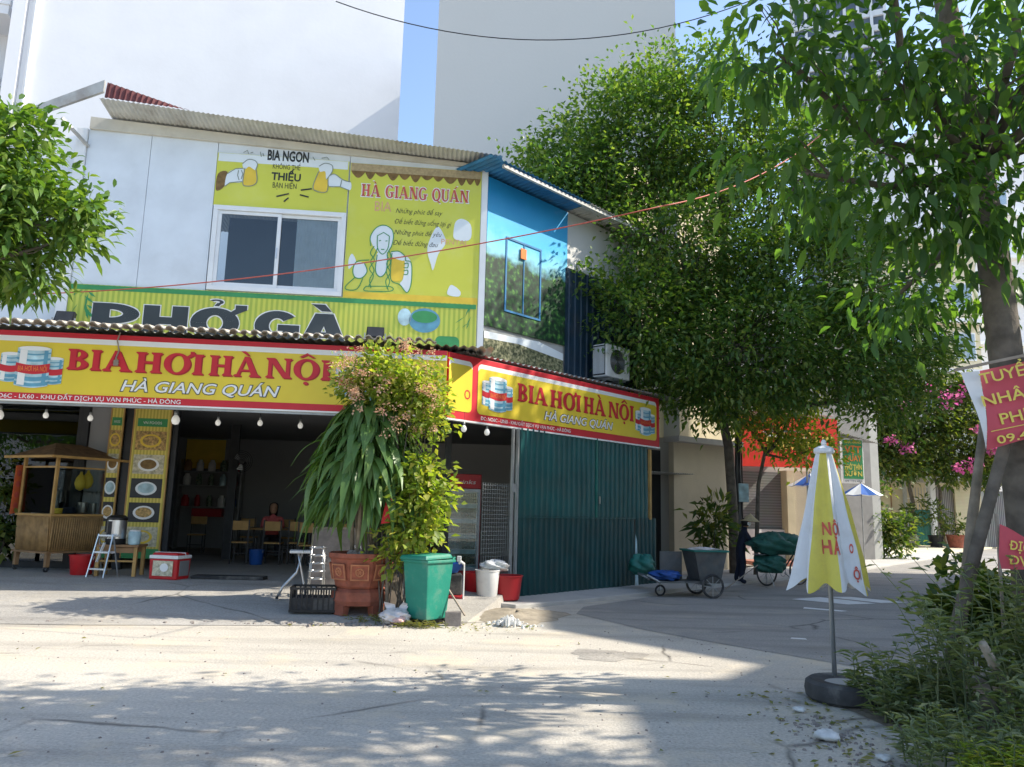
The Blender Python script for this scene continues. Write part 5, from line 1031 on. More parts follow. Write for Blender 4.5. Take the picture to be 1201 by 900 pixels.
text('09.123.456', -.33, .33, 2.87, 2.93, -.006, 'charcoal', gsn); MB().bar((-.5, .1, 4.5), (.5, .1, 4.5), .05).build('hanger', 'grey_steel', gsn)
# ------------------------------------------------------------------ far row of houses
fh = thing('gated_house', 'far cream house front with yellow door, teal gate and slatted gates', 'house', (20, 46, .08), R(2))
MB().box(-1, 2.1, 0, .5, 0, 7).build('wall', 'grey_wall', fh); MB().box(2.1, 3.5, .1, .3, 0, 3.6).build('door', 'cream_render', fh); MB().box(2.75, 2.8, .05, .1, 0, 3.5).build('door_seam', 'wood', fh)
MB().box(3.5, 3.65, -.1, .4, 0, 4).build('pillar', 'grey_wall', fh); gt = MB().corr(3.66, 5.1, 0, 2.1, .1, .16, .02, 'trap').build('teal_gate', 'gate_teal', fh)
for i in range(8): MB().bar((3.75 + .18 * i, .1, 2.1), (3.75 + .18 * i, .1, 3.4), .03).build('gate_bar', 'grey_steel', gt)
MB().bar((3.66, .1, 2.75), (5.1, .1, 2.75), .04).build('gate_bar', 'white_frame', gt)
MB().box(5.1, 5.4, -.1, .4, 0, 3.8).build('pillar', 'white_frame', fh); MB().box(5.4, 6.6, .1, .2, 0, 3.5).build('slat_gate', 'gate_slats', fh); MB().box(6.6, 8.2, -.05, .4, 0, 3.4).build('brick_pier', 'cream_brick', fh)
MB().box(8.2, 8.4, .0, .4, 0, 3.6).build('pillar', 'grey_wall', fh); MB().box(8.4, 11.5, .1, .2, 0, 3.3).build('slat_gate', 'gate_slats', fh); MB().box(11.5, 16, .0, .4, 0, 3.4).build('wall', 'cream_render', fh)
MB().box(-1, 16, -.3, .6, 3.7, 4.0).build('lintel', 'concrete', fh); MB().box(-1, 16, .8, 1.2, 3.9, 8).build('upper_wall', 'white_render', fh)
for i in range(5): q = MB().box(3.6 + 2.4 * i, 5.0 + 2.4 * i, .72, .82, 4.9, 7.2).build('window', 'white_frame', fh); MB().box(3.72 + 2.4 * i, 4.88 + 2.4 * i, .70, .715, 5.0, 7.1).build('pane', 'window_glass', q)
for x0, x1, y, z1, m, lb in ((16, 23.5, 49, 15, 'white_render', 'white house above the bougainvillea seen through the leaves'), (24.5, 31, 49.5, 20, 'cream_render', 'cream house with tall windows right of the bougainvillea'), (31.2, 43, 56, 31, 'white_render', 'tall pale house behind the leaning red banner')):
    hh = thing('town_house', lb, 'house', ((x0 + x1) / 2, y, 0), R(3), 'houses at the end of the lane'); wd = (x1 - x0) / 2
    MB().box(-wd, wd, 0, 8, 0, z1).build('wall', m, hh)
    for z in np.arange(8.6, z1 - 2, 3.4):
        MB().box(-wd - .1, wd + .1, -.5, 0, z - .9, z - .65).build('floor_band', 'white_frame', hh)
        for k_ in range(3):
            cx = -wd * .66 + wd * .66 * k_; q = MB().box(cx - .75, cx + .75, -.06, .0, z, z + 1.9).build('window', 'white_frame', hh)
            for a, b in ((-.66, -.04), (.04, .66)): MB().box(cx + a, cx + b, -.09, -.065, z + .1, z + 1.8).build('pane', 'window_glass', q)
    MB().box(-wd - .2, wd + .2, -.3, 8.1, z1, z1 + .4).build('roof_slab', 'concrete', hh)
tw = thing('apartment_tower', 'very tall white apartment tower glimpsed through the leaves', 'tower', (68, 150, 0), R(-22))
MB().box(-9, 9, 0, 14, 0, 112).build('wall', 'tower_glass', tw)
fb = MB()
for i in range(14): fb.box(-9.2, 9.2, -.5, 0, 62 + 3.4 * i, 63.3 + 3.4 * i)
for i in range(8): fb.box(-9.2 + 2.58 * i, -8.6 + 2.58 * i, -.7, -.51, 60, 112)
stuff(fb.build('floor_bands', 'tower_white', tw)); fb = MB()
for i in range(14): fb.box(9.0, 9.4, 0, 14, 62 + 3.4 * i, 63.3 + 3.4 * i); fb.box(-9.4, -9.0, 0, 14, 62 + 3.4 * i, 63.3 + 3.4 * i)
stuff(fb.build('side_bands', 'tower_white', tw)); MB().box(-9.5, 9.5, -1, 14.5, 112, 114).build('roof_slab', 'tower_white', tw)
# potted plants and kerb block by the far gate
o = MB().box(-.6, .6, -.3, .3, 0, .45).build('kerb_block', 'white_render', None, (15.6, 33.2, .07), R(30), bevel=.02); tag(o, 'low white masonry block on the far pavement', 'block')
# ------------------------------------------------------------------ parasol in its tyre base
ps = thing('closed_parasol', 'closed yellow and white beer parasol standing at the road corner', 'parasol', (3.012, 7.368, 0), 0)
MB().tube([(0.015, 0, .0), (0, 0, 2.28)], .021, 10).build('pole', 'grey_steel', ps, smooth=True)
def pr_(a, q):
    """radius of the folded canopy at angle a and height fraction q (0 hem, 1 top)"""
    base = .060 + .262 * (1 - q) ** .95; return base * (1 + (.13 + .07 * (1 - q)) * math.cos(8 * a + .6) + .05 * math.sin(3 * a + 4 * q) + .025 * math.sin(23 * a + 9 * q) * (1 - q) + .02 * math.sin(14 * q + 3 * a))
for s_ in range(8):
    a0 = 2 * PI * s_ / 8 - .075; P = []; nq, na = 14, 12
    for j in range(nq + 1):
        q = j / nq
        for i in range(na + 1):
            a = a0 + 2 * PI / 8 * i / na; r = pr_(a, q); hem = (-.05 * math.cos(8 * a + .6) - .02 * math.sin(5 * a)) * (1 - q) ** 4
            P.append((r * math.cos(a), r * math.sin(a) * .85, .97 + hem + 1.27 * q))
    F = [(j * (na + 1) + i, j * (na + 1) + i + 1, (j + 1) * (na + 1) + i + 1, (j + 1) * (na + 1) + i) for j in range(nq) for i in range(na)]
    MB().add(P, F).build('canopy_panel', ['parasol_white', 'parasol_white', 'parasol_yellow', 'parasol_white', 'parasol_white', 'parasol_yellow', 'parasol_white', 'parasol_yellow'][s_], ps, smooth=True)
MB().lathe([(.085, 2.20), (.095, 2.215), (.09, 2.25), (.05, 2.27), (.02, 2.28)], 18).build('top_collar', 'parasol_white', ps); MB().lathe([(.02, 2.28), (.026, 2.295), (.022, 2.32), (.008, 2.335)], 12).build('finial', 'white_plastic', ps, smooth=True)
def on_canopy(o):
    for v in o.data.vertices:   # lay the printed letters onto the folded cloth
        q = max(0, min(1, (v.co.z - .97) / 1.27)); best = min(((abs(pr_(a, q) * math.cos(a) - v.co.x), a) for a in np.linspace(-3.0, -.14, 260)), key=lambda e: e[0]); a = best[1]; v.co.y = .85 * (pr_(a, q) + .008) * math.sin(a)
for s_, x0, x1, z, h in (('N', -.105, -.05, 1.44, .11), ('Ộ', -.042, .012, 1.44, .10), ('I', .02, .034, 1.44, .11), ('H', -.12, -.06, 1.27, .12), ('À', -.052, .008, 1.27, .12), ('Ộ', .135, .19, 1.05, .08), ('I', .197, .21, 1.05, .08), ('O', .12, .155, 1.28, .08)): on_canopy(text(s_, x0, x1, z, z + h, 0, 'ink_red', ps, off=.03))
ty = thing('old_tyre', 'old black tyre filled with concrete under the parasol', 'tyre', (3.05, 7.15, 0), 0)
MB().lathe([(.20, .01), (.32, .0), (.355, .03), (.365, .09), (.355, .15), (.32, .175), (.22, .17), (.19, .15)], 40).build('tread', 'tyre_dusty', ty, smooth='auto'); MB().lathe([(.205, .0), (.205, .15), (.1, .155), (.01, .157)], 30).build('concrete_fill', 'concrete', ty)
# ------------------------------------------------------------------ banners, stakes
rb = thing('job_banner', 'tilted red cloth banner with yellow lettering tied to the near tree', 'banner', (4.10, 6.6, 2.2), R(-4))
P = []; nx, nz = 12, 8
def bw(u, v): return (u * 1.15, -.03 * math.sin(u * 7 + v * 3) - .02 * math.sin(v * 5), v * .70 + .27 * u + .03 * math.sin(u * 4) * (1 - v))
P = [bw(i / nx, j / nz) for j in range(nz + 1) for i in range(nx + 1)]
MB().add(P, [(j * 13 + i, j * 13 + i + 1, (j + 1) * 13 + i + 1, (j + 1) * 13 + i) for j in range(nz) for i in range(nx)]).build('cloth', 'banner_red', rb, smooth=True)
MB().add([(bw(0, j / 8)[0] - .0 - .16 * (j / 8), bw(0, j / 8)[1], bw(0, j / 8)[2] - .02) for j in range(9)] + [(bw(0, j / 8)[0] - .003, bw(0, j / 8)[1], bw(0, j / 8)[2]) for j in range(9)], [(j, j + 1, 10 + j, 9 + j) for j in range(8)]).build('back_strip', 'banner_white', rb)
MB().bar((-.22, 0, .70), (1.2, .0, 1.03), .025).build('batten', 'weathered_plank', rb)
for s_, x0, x1, z, h in (('TUYỂN', .10, .62, .56, .09), ('NHÂN VIÊN', .06, .98, .37, .09), ('PHỤC VỤ', .16, .86, .19, .09), ('09.405.65.88', .08, .90, .035, .065)): text(s_, x0, x1, z + .0, z + h, -.06, 'banner_ink', rb, off=.012, tilt=(0, R(-13.2), 0))
MB().add([(.02, -.058, .155), (1.12, -.058, .41), (1.12, -.058, .417), (.02, -.058, .162)], [(0, 1, 2, 3)]).build('rule', 'banner_ink', rb, fix=False)
rb2 = thing('address_banner', 'smaller sagging dark red banner low beside the near tree trunk', 'banner', (4.0, 6.4, 1.22), R(-6))
P = [(u * .42 + .02 * v, -.04 * math.sin(u * 6 + v), v * .36 - .20 * u * v) for v in [j / 6 for j in range(7)] for u in [i / 8 for i in range(9)]]
MB().add(P, [(j * 9 + i, j * 9 + i + 1, (j + 1) * 9 + i + 1, (j + 1) * 9 + i) for j in range(6) for i in range(8)]).build('cloth', 'banner_red', rb2, smooth=True)
text('ĐỊCÁ', .05, .26, .17, .24, -.055, 'banner_ink', rb2, off=.015, tilt=(0, R(9), 0)); text('ĐV', .06, .20, .05, .12, -.055, 'banner_ink', rb2, off=.015, tilt=(0, R(6), 0)); MB().bar((0, .0, -.9), (.02, .0, .44), .02).build('stick', 'weathered_plank', rb2)
o = MB().tube([(3.72, 6.85, .05), (3.90, 6.82, .8), (4.05, 6.8, 1.3), (4.38, 6.78, 2.28), (4.6, 6.9, 2.95)], [.06, .058, .055, .05, .04], 9).build('leaning_stake', 'bark', None, smooth=True); tag(o, 'dark slanting timber prop in front of the near tree trunk', 'prop')
o = MB().tube([(4.25, 7.6, .05), (4.5, 7.55, 1.6), (4.66, 7.5, 2.6)], [.055, .05, .035], 8).build('pale_pole', 'pale_bark', None, smooth=True); tag(o, 'pale slim pole behind the dark slanting prop', 'pole')
o = MB().tube([(3.35, 5.6, .75), (3.6, 5.8, .45), (3.78, 5.95, .1)], [.03, .035, .05], 7).build('broken_branch', 'pale_bark', None, smooth=True); tag(o, 'broken pale branch sticking out of the weeds', 'branch')
# ------------------------------------------------------------------ rubbish handcart, cyclist's bike, woman with conical hat
hc = thing('handcart', 'grey steel rubbish handcart with spoked wheels on the lane', 'handcart', (3.55, 15.5, 0), R(10))
q = MB().add([(.15, -.30, .34), (.62, -.30, .34), (.62, .30, .34), (.15, .30, .34), (.02, -.36, .95), (.74, -.36, .95), (.74, .36, .95), (.02, .36, .95)], [(3, 2, 1, 0), (0, 1, 5, 4), (1, 2, 6, 5), (2, 3, 7, 6), (3, 0, 4, 7)]).build('tub', 'cart_steel', hc); md = q.modifiers.new('thick', 'SOLIDIFY'); md.thickness = .02
MB().box(-.02, .78, -.4, .4, .945, .985).build('tub_rim', 'gate_teal', hc, bevel=.01); MB().box(-.75, .6, -.32, .32, .30, .335).build('bed', 'cart_steel', hc); MB().box(-.52, -.02, .26, .29, .34, .92).build('side_panel', 'cart_steel', hc)
for y in (-.42, .42):
    wv = MB().ring((.38, y, .25), .225, .026, 28, 7).build('wheel', 'rubber', hc, smooth=True); spk = MB()
    for k_ in range(8): a = k_ * PI / 4; spk.bar((.38, y, .25), (.38 + .21 * math.cos(a), y, .25 + .21 * math.sin(a)), .012)
    spk.build('spokes', 'grey_steel', wv)
MB().bar((.38, -.42, .25), (.38, .42, .25), .04).build('axle', 'grey_steel', hc)
for y in (-.3, .3): MB().tube([(-.2, y, .32), (-.75, y, .32), (-1.0, y, .45)], .022, 7).build('shaft', 'grey_steel', hc, smooth=True)
MB().ring((-.62, 0, .12), .1, .022, 18, 6).build('castor', 'rubber', hc, smooth=True); MB().bar((-.62, 0, .12), (-.62, 0, .32), .03).build('castor_fork', 'grey_steel', hc); MB().tube([(-1.0, -.3, .45), (-1.0, .3, .45)], .02, 7).build('push_bar', 'steel', hc)
o = lump('blue_tarpaulin', 'tarpaulin_blue', None, .26, .34, 12, (3.1, 15.38, .31), 1.); tag(o, 'blue tarpaulin bundled on the handcart bed', 'tarpaulin')
o = lump('rubbish_heap', 'bag_plastic', None, .24, .16, 15, (3.86, 15.55, .87), 1.); tag(o, 'pale rubbish showing over the handcart rim', 'rubbish')
o = lump('green_bag', 'gate_teal', None, .22, .9, 17, (2.75, 16.0, .35), 1.); tag(o, 'green bag propped at the end of the green sheets', 'bag')
o = MB().bar((4.4, 15.9, .12), (5.0, 15.7, .62), .05, .02).build('push_broom', 'weathered_plank', None); tag(o, 'pale broom handle leaning behind the handcart', 'broom')
hc.scale = (.92, .92, .92)
bc = thing('bicycle', 'old bicycle on its stand under the green sack', 'bicycle', (6.35, 18.1, .02), R(28))
for x, nm in ((-.52, 0), (.52, 1)):
    wv = MB().ring((x, 0, .33), .305, .020, 30, 6).build('wheel', 'rubber', bc, smooth=True); spk = MB()
    for k_ in range(12): a = k_ * PI / 6; spk.bar((x, 0, .33), (x + .29 * math.cos(a), 0, .33 + .29 * math.sin(a)), .006)
    spk.build('spokes', 'grey_steel', wv)
fr_ = MB()
for a, b in (((-.52, 0, .33), (-.05, 0, .3)), ((-.52, 0, .33), (-.2, 0, .8)), ((-.05, 0, .3), (-.22, 0, .86)), ((-.05, 0, .3), (.36, 0, .72)), ((-.2, 0, .76), (.34, 0, .8)), ((.52, 0, .33), (.33, 0, .92))): fr_.tube([a, b], .018, 7)
fr_.build('frame', 'dark_paint', bc, smooth=True); MB().tube([(.32, -.28, 1.0), (.36, -.12, .98), (.33, 0, .94), (.36, .12, .98), (.32, .28, 1.0)], .013, 6).build('handlebar', 'steel', bc, smooth=True)
MB().box(-.34, -.10, -.08, .08, .86, .91, top=.8).build('saddle', 'black_plastic', bc, bevel=.02); MB().box(-.85, -.32, -.1, .1, .70, .72).build('carrier', 'grey_steel', bc)
for y in (-.12, .12): MB().bar((-.5, y * .4, .33), (-.42, y, .0), .02).build('stand_leg', 'grey_steel', bc)
MB().ring((-.05, -.04, .3), .085, .008, 18, 5).bar((-.05, -.08, .3), (.08, -.1, .2), .02).build('crank', 'grey_steel', bc)
sk = thing('green_sack', 'bulging dark green sack slung over the bicycle', 'sack', (6.15, 18.0, .72), R(20))
q = lump('sack_body', 'sack_green', sk, .44, .55, 21, cr=1.); q.scale = (1.35, .8, 1.0); q = lump('sack_fold', 'sack_green', sk, .28, .6, 23, (.42, -.05, .0), 1.); q.scale = (1.1, .8, .8)
q = lump('lower_sack', 'sack_green', sk, .30, .7, 25, (-.22, -.1, -.40), 1.); q.scale = (1.1, .8, .95)
p2 = thing('person', 'person in dark clothes, face mask and conical straw hat behind the bicycle', 'person', (5.45, 18.35, .02), R(0))
J2 = [(0, 0, .78, (.14, .12)), (.03, 0, 1.0, (.14, .11)), (.09, 0, 1.19, (.15, .11)), (.12, 0, 1.27, (.06, .06)), (.14, 0, 1.32, (.05, .05)),
      (.08, -.17, 1.17, (.058, .058)), (.20, -.20, .98, (.048, .048)), (.40, -.14, .95, (.036, .036)), (.46, -.13, .96, (.03, .034)), (.08, .17, 1.17, (.058, .058)), (.20, .20, .98, (.048, .048)), (.42, .16, .98, (.036, .036)), (.48, .15, .99, (.03, .034)),
      (-.01, -.09, .72, (.10, .10)), (.03, -.1, .42, (.075, .075)), (-.04, -.1, .09, (.055, .055)), (.09, -.1, .04, (.05, .035)), (-.01, .09, .72, (.10, .10)), (.0, .1, .42, (.075, .075)), (-.10, .1, .09, (.055, .055)), (.03, .1, .04, (.05, .035))]
person_body('body', 'cloth_navy', p2, J2, [(0, 1), (1, 2), (2, 3), (3, 4), (2, 5), (5, 6), (6, 7), (7, 8), (2, 9), (9, 10), (10, 11), (11, 12), (0, 13), (13, 14), (14, 15), (15, 16), (0, 17), (17, 18), (18, 19), (19, 20)])
MB().lathe([(.01, 1.29), (.06, 1.31), (.082, 1.37), (.088, 1.43), (.08, 1.48), (.03, 1.51)], 16).build('head', 'skin', p2, (.15, 0, 0), smooth=True)
MB().lathe([(.05, 1.31), (.09, 1.36), (.094, 1.40), (.09, 1.42)], 16).build('face_mask', 'sign_white', p2, (.162, 0, 0), smooth=True); MB().lathe([(.09, 1.33), (.098, 1.42), (.09, 1.49), (.02, 1.52)], 16).build('hair', 'hair', p2, (.125, 0, 0), smooth=True)
hat = MB().lathe([(.005, 1.625), (.1, 1.545), (.23, 1.44), (.225, 1.438), (.1, 1.52), (.005, 1.59)], 28).build('conical_hat', 'straw', p2, (.14, 0, 0), rot=(0, R(4), 0))
for sy in (-1, 1):   # gloved hands closing on the sack
    for k_ in range(4): MB().tube([(.47, sy * .14 + (k_ - 1.5) * .018, .975 - .004 * k_), (.52, sy * .14 + (k_ - 1.5) * .019, .985), (.545, sy * .14 + (k_ - 1.5) * .019, .955)], [.010, .0095, .008], 6).build('finger', 'skin', p2, smooth=True)
    MB().tube([(.46, sy * .10, .96), (.50, sy * .085, .95), (.525, sy * .09, .94)], [.011, .010, .009], 6).build('thumb', 'skin', p2, smooth=True)
# small awnings further down the lane
for x, y, z, a, lb in ((9.35, 24.0, 2.55, -20, 'blue and white parasol edge beyond the closed parasol, left of it'), (11.6, 25.5, 2.35, 20, 'blue and white parasol edge beyond the closed parasol, right of it')):
    t_ = thing('market_parasol', lb, 'parasol', (x, y, z), R(a), 'open parasols down the lane')
    for k_ in range(8):
        a0, a1 = 2 * PI * k_ / 8, 2 * PI * (k_ + 1) / 8; MB().add([(0, 0, .38), (.66 * math.cos(a0), .66 * math.sin(a0), 0), (.61 * math.cos((a0 + a1) / 2), .61 * math.sin((a0 + a1) / 2), -.03), (.66 * math.cos(a1), .66 * math.sin(a1), 0)], [(0, 1, 2), (0, 2, 3)]).build('canopy_panel', 'blue_plastic' if k_ % 2 else 'poster_pale', t_)
    MB().tube([(0, 0, .42), (0, 0, -z + .05)], .02, 8).build('pole', 'grey_steel', t_)
# utility post with cables in front of the beige house
up = thing('cable_post', 'slim dark post wrapped in cables at the corner of the beige house', 'post', (6.32, 21.3, .05), 0)
MB().tube([(0, 0, 0), (0, 0, 6.5)], .075, 10).build('post', 'shutter_grey', up, smooth=True)
for k_ in range(4): MB().tube([(.09 * math.cos(k_ * 1.5 + z * .6), -.09 * abs(math.sin(k_ * 1.5 + z * .6)) - .02, z) for z in np.linspace(.6, 6.4, 14)], .018, 6).build('cable', 'wire_black', up, smooth=True)
MB().box(-.05, .22, -.18, -.06, 1.9, 2.4).build('meter_box', 'keg_steel', up, bevel=.02)
sp_ = thing('sign_stand', 'slim grey stand with a white arm in front of the red fascia', 'post', (9.1, 23.6, .05), 0); MB().tube([(0, 0, 0), (0, 0, 4.2)], .03, 8).build('pole', 'grey_steel', sp_); MB().bar((-1.3, 0, 4.1), (.1, 0, 4.15), .09, .05).build('arm', 'white_frame', sp_)
# ------------------------------------------------------------------ wires
def wire(name, label, a, b, sag, r, m, n=24):
    a, b = Vector(a), Vector(b); o = MB().tube([a.lerp(b, i / n) - Vector((0, 0, sag * 4 * (i / n) * (1 - i / n))) for i in range(n + 1)], r, 5).build(name, m, None, smooth=True); tag(o, label, 'wire')
wire('guy_line', 'thin red cord strung across the shop front', (-9.5, 11.5, 4.62), (1.9, 9.5, 5.55), .35, .009, 'wire_red'); wire('guy_line', 'red cord rising from the shop front into the big tree', (1.9, 9.5, 5.55), (6.5, 14.5, 9.6), .3, .010, 'wire_red')
wire('power_cable', 'dark cable crossing in front of the grey building at the top', (-4, 15, 12.3), (5.5, 16, 13.4), 1.0, .012, 'wire_black')
for i, (a, b, s_) in enumerate((((-20, 3.0, 8.5), (24, 14, 9.5), .9), ((-20, 3.6, 8.9), (24, 15, 10.2), .9))): wire('overhead_cable', ['overhead cable above the road, lower of two', 'overhead cable above the road, upper of two'][i], (a[0], a[1] - 9, a[2]), (b[0], b[1] - 9, b[2]), s_, .02, 'wire_black')
# ------------------------------------------------------------------ vegetation
def foliage_tree(name, label, base, trunk, tr, fork, blobs, per, spread, L, W, lm, bm, r0, shape='diamond', droop=.4, hang=0., every=4, cat='tree', lo=.45, outward=.5, singles=0, tw=.012, cname='crown'):
    t_ = thing(name, label, cat, base, 0); b = Vector(base)
    rel = [((c[0] - b.x, c[1] - b.y, c[2] - b.z), r, n) for c, r, n in blobs]
    mb = MB().tube([(p[0] - b.x, p[1] - b.y, p[2] - b.z) for p in trunk], tr, 12); mb.build('trunk', bm, t_, smooth=True)
    arr, K = crown(rel, per, spread, L, W, droop=droop, shape=shape, hang=hang, lo=lo, outward=outward)
    lb = MB(); f = (fork[0] - b.x, fork[1] - b.y, fork[2] - b.z); limbs(lb, f, K, r0, every=every, tw=tw); lb.build('branches', bm, t_, fix=False, smooth=True)
    if singles:
        cam_ = np.array([0 - b.x, 0 - b.y, 1.6 - b.z]); d = np.linalg.norm(arr[0] - cam_, axis=1); o_ = np.argsort(d); pick = o_[:singles * 4:4]; rest = np.setdiff1d(np.arange(len(d)), pick)
        for i in pick:
            one = [x[i:i + 1] for x in arr]; me = leafmesh('leaf', np.zeros((1, 3)), *one[1:], droop=droop, shape=shape); link('leaf', me, lm, t_, tuple(one[0][0]), smooth=True)
        arr = [x[rest] for x in arr]
    o = link(cname, leafmesh(cname, *arr, droop=droop, shape=shape), lm, t_, smooth=(shape != 'diamond')); stuff(o)
    return t_
# big tree rising beside the shop
foliage_tree('shade_tree', 'big dense green tree rising between the shop and the beige house', (6.05, 20.9, .05), [(6.05, 20.9, .05), (6.0, 20.8, 1.6), (5.8, 20.4, 3.4), (5.2, 19.6, 5.2)], [.15, .13, .12, .11], (5.3, 19.7, 5.0),
    [((1.3, 18.6, 9.0), (1.9, 1.8, 1.6), 95), ((.2, 18.8, 9.0), (1.2, 1.2, 1.2), 60), ((1.6, 18.6, 10.4), (1.6, 1.5, 1.4), 70), ((3.2, 18.6, 11.2), (2.0, 1.8, 2.0), 140), ((5.3, 18.8, 11.5), (2.0, 1.9, 2.0), 130), ((7.2, 19, 10.0), (1.9, 1.9, 2.2), 95), ((4.0, 18.0, 8.0), (2.4, 2.0, 1.9), 120), ((6.6, 18.0, 7.4), (2.3, 2.0, 1.9), 110),
     ((2.9, 17.3, 5.9), (1.6, 1.5, 1.4), 80), ((5.2, 17.4, 5.5), (2.1, 1.8, 1.7), 105), ((7.6, 17.8, 5.6), (1.8, 1.6, 1.5), 80), ((8.8, 18.4, 7.4), (1.5, 1.4, 1.5), 60), ((9.9, 18.6, 6.0), (1.1, 1.2, 1.1), 44), ((9.2, 18.6, 4.6), (.9, .9, .7), 22), ((4.6, 18.5, 4.5), (1.3, 1.2, .7), 34)],
    72, .30, .15, .078, 'leaf_big_tree', 'bark', .12, every=4, droop=.35)
# young yellow-green tree against the beige house
foliage_tree('young_tree', 'small yellow green tree in front of the red fascia', (6.5, 20.6, .05), [(6.5, 20.6, .05), (6.6, 20.5, 2.4), (6.8, 20.4, 3.4)], [.06, .05, .04], (6.8, 20.4, 3.2),
    [((6.0, 20.3, 4.3), (.8, .7, .7), 30), ((7.1, 20.3, 4.0), (.9, .7, .8), 36), ((7.9, 20.4, 3.3), (.6, .5, .6), 18), ((7.6, 20.4, 4.8), (.8, .6, .6), 20)], 34, .2, .16, .08, 'leaf_vine', 'bark', .04, every=3)
# near tree at the right, its crown overhanging the view
foliage_tree('near_tree', 'large leaved tree with thick dark trunk overhanging the right side', (4.72, 7.05, .05), [(4.72, 7.05, .05), (4.66, 7.0, 1.4), (4.60, 7.0, 3.0), (4.55, 7.0, 4.1), (4.40, 6.95, 5.4), (4.22, 6.9, 6.6), (4.0, 6.8, 8.2)], [.18, .155, .145, .14, .12, .10, .07], (4.45, 6.95, 5.0),
    [((2.3, 6.3, 5.7), (.9, .7, .45), 16), ((3.2, 6.2, 5.5), (.8, .7, .6), 20), ((4.2, 6.2, 5.4), (.8, .8, .6), 18), ((5.2, 6.9, 5.5), (.6, .6, .6), 10), ((2.6, 6.6, 4.7), (.55, .5, .4), 9), ((3.3, 6.6, 4.6), (.6, .5, .45), 14), ((4.1, 6.4, 4.4), (.6, .5, .4), 14), ((4.9, 7.5, 4.2), (.5, .5, .5), 8), ((3.75, 7.3, 3.75), (.5, .4, .3), 9),
     ((4.2, 6.0, 7.4), (1.9, 1.5, 1.0), 34), ((6.4, 6.0, 7.0), (1.6, 1.5, 1.1), 26), ((2.8, 5.4, 7.2), (1.3, 1.2, .8), 18), ((5.0, 4.6, 7.6), (1.5, 1.2, .9), 20), ((6.6, 4.6, 6.0), (1.3, 1.1, .9), 16)],
    30, .22, .15, .072, 'leaf_near', 'bark', .06, shape='blade', droop=.35, hang=.5, every=3, singles=220, tw=.008)
# tree at the left edge
foliage_tree('left_tree', 'glossy leaved tree reaching in at the left edge', (-8.1, 8.6, 0), [(-8.1, 8.6, 0), (-8.0, 8.7, 2.4), (-7.8, 8.9, 4.4)], [.16, .13, .1], (-7.8, 8.9, 4.3),
    [((-6.75, 9.3, 6.0), (.75, .7, .7), 44), ((-6.35, 9.3, 5.35), (.7, .6, .6), 40), ((-7.0, 9.3, 5.0), (.8, .7, .7), 44), ((-6.4, 9.4, 4.6), (.55, .5, .45), 26), ((-5.62, 9.4, 5.25), (.3, .3, .22), 12), ((-5.7, 9.4, 4.88), (.25, .25, .16), 8), ((-7.9, 9.1, 6.2), (1.0, .9, .9), 30)], 30, .15, .17, .07, 'leaf_left', 'bark', .05, shape='blade', droop=.3, every=4, tw=.008)
# trees beyond the frame whose shade falls on the foreground
foliage_tree('street_tree', 'roadside tree out of view to the right whose shade crosses the foreground', (8.6, 3.6, 0), [(8.6, 3.6, 0), (8.5, 3.7, 2.5), (8.2, 3.8, 4.8)], [.22, .18, .14], (8.2, 3.8, 4.6), [((7.2, 4.8, 7.6), (1.7, 1.2, 1.0), 34), ((4.6, 4.0, 7.9), (1.6, 1.2, .8), 30), ((8.8, 4.6, 6.6), (1.4, 1.2, 1.0), 26), ((5.6, 5.4, 8.8), (1.3, 1.1, .7), 20)], 28, .30, .2, .1, 'leaf_near', 'bark', .09, every=4)
foliage_tree('street_tree', 'tall roadside tree out of view to the right that dapples the shop side', (13.2, 14.0, 0), [(13.2, 14, 0), (13, 14.2, 5), (12.6, 14.6, 11)], [.24, .2, .12], (12.6, 14.6, 10), [((11.6, 14.6, 12.6), (1.7, 1.2, 1.8), 40), ((13.4, 16.2, 15.2), (1.8, 1.5, 1.8), 44), ((13.8, 15.0, 13.0), (1.5, 1.4, 1.6), 26), ((12.9, 18.0, 13.4), (.8, 1.0, 1.2), 16)], 40, .32, .22, .11, 'leaf_near', 'bark', .09, every=5)
foliage_tree('street_tree', 'broad tree behind the viewer mirrored in the dark shop glass', (-15, -5.5, 0), [(-15, -5.5, 0), (-15, -5.4, 2.6), (-14.8, -5.3, 4.2)], [.25, .2, .15], (-14.8, -5.3, 4), [((-15, -5, 6), (3, 2, 2.2), 60), ((-19, -6, 5), (3, 2, 2.4), 60), ((-12, -6, 5.4), (2, 2, 1.8), 30)], 40, .4, .3, .15, 'leaf_near', 'bark', .1, every=6)
vh = thing('viewer_side_house', 'white three storey house behind the viewer mirrored in the dark shop glass', 'house', (-22, -18, 0), R(185)); MB().box(-14, 14, 0, 8, 0, 11).build('wall', 'white_render', vh)
for z in (1, 4.6, 8):
    for k_ in range(8): q = MB().box(-12.4 + 3.3 * k_, -10.8 + 3.3 * k_, -.08, 0, z, z + 1.9).build('window', 'tower_glass', vh)
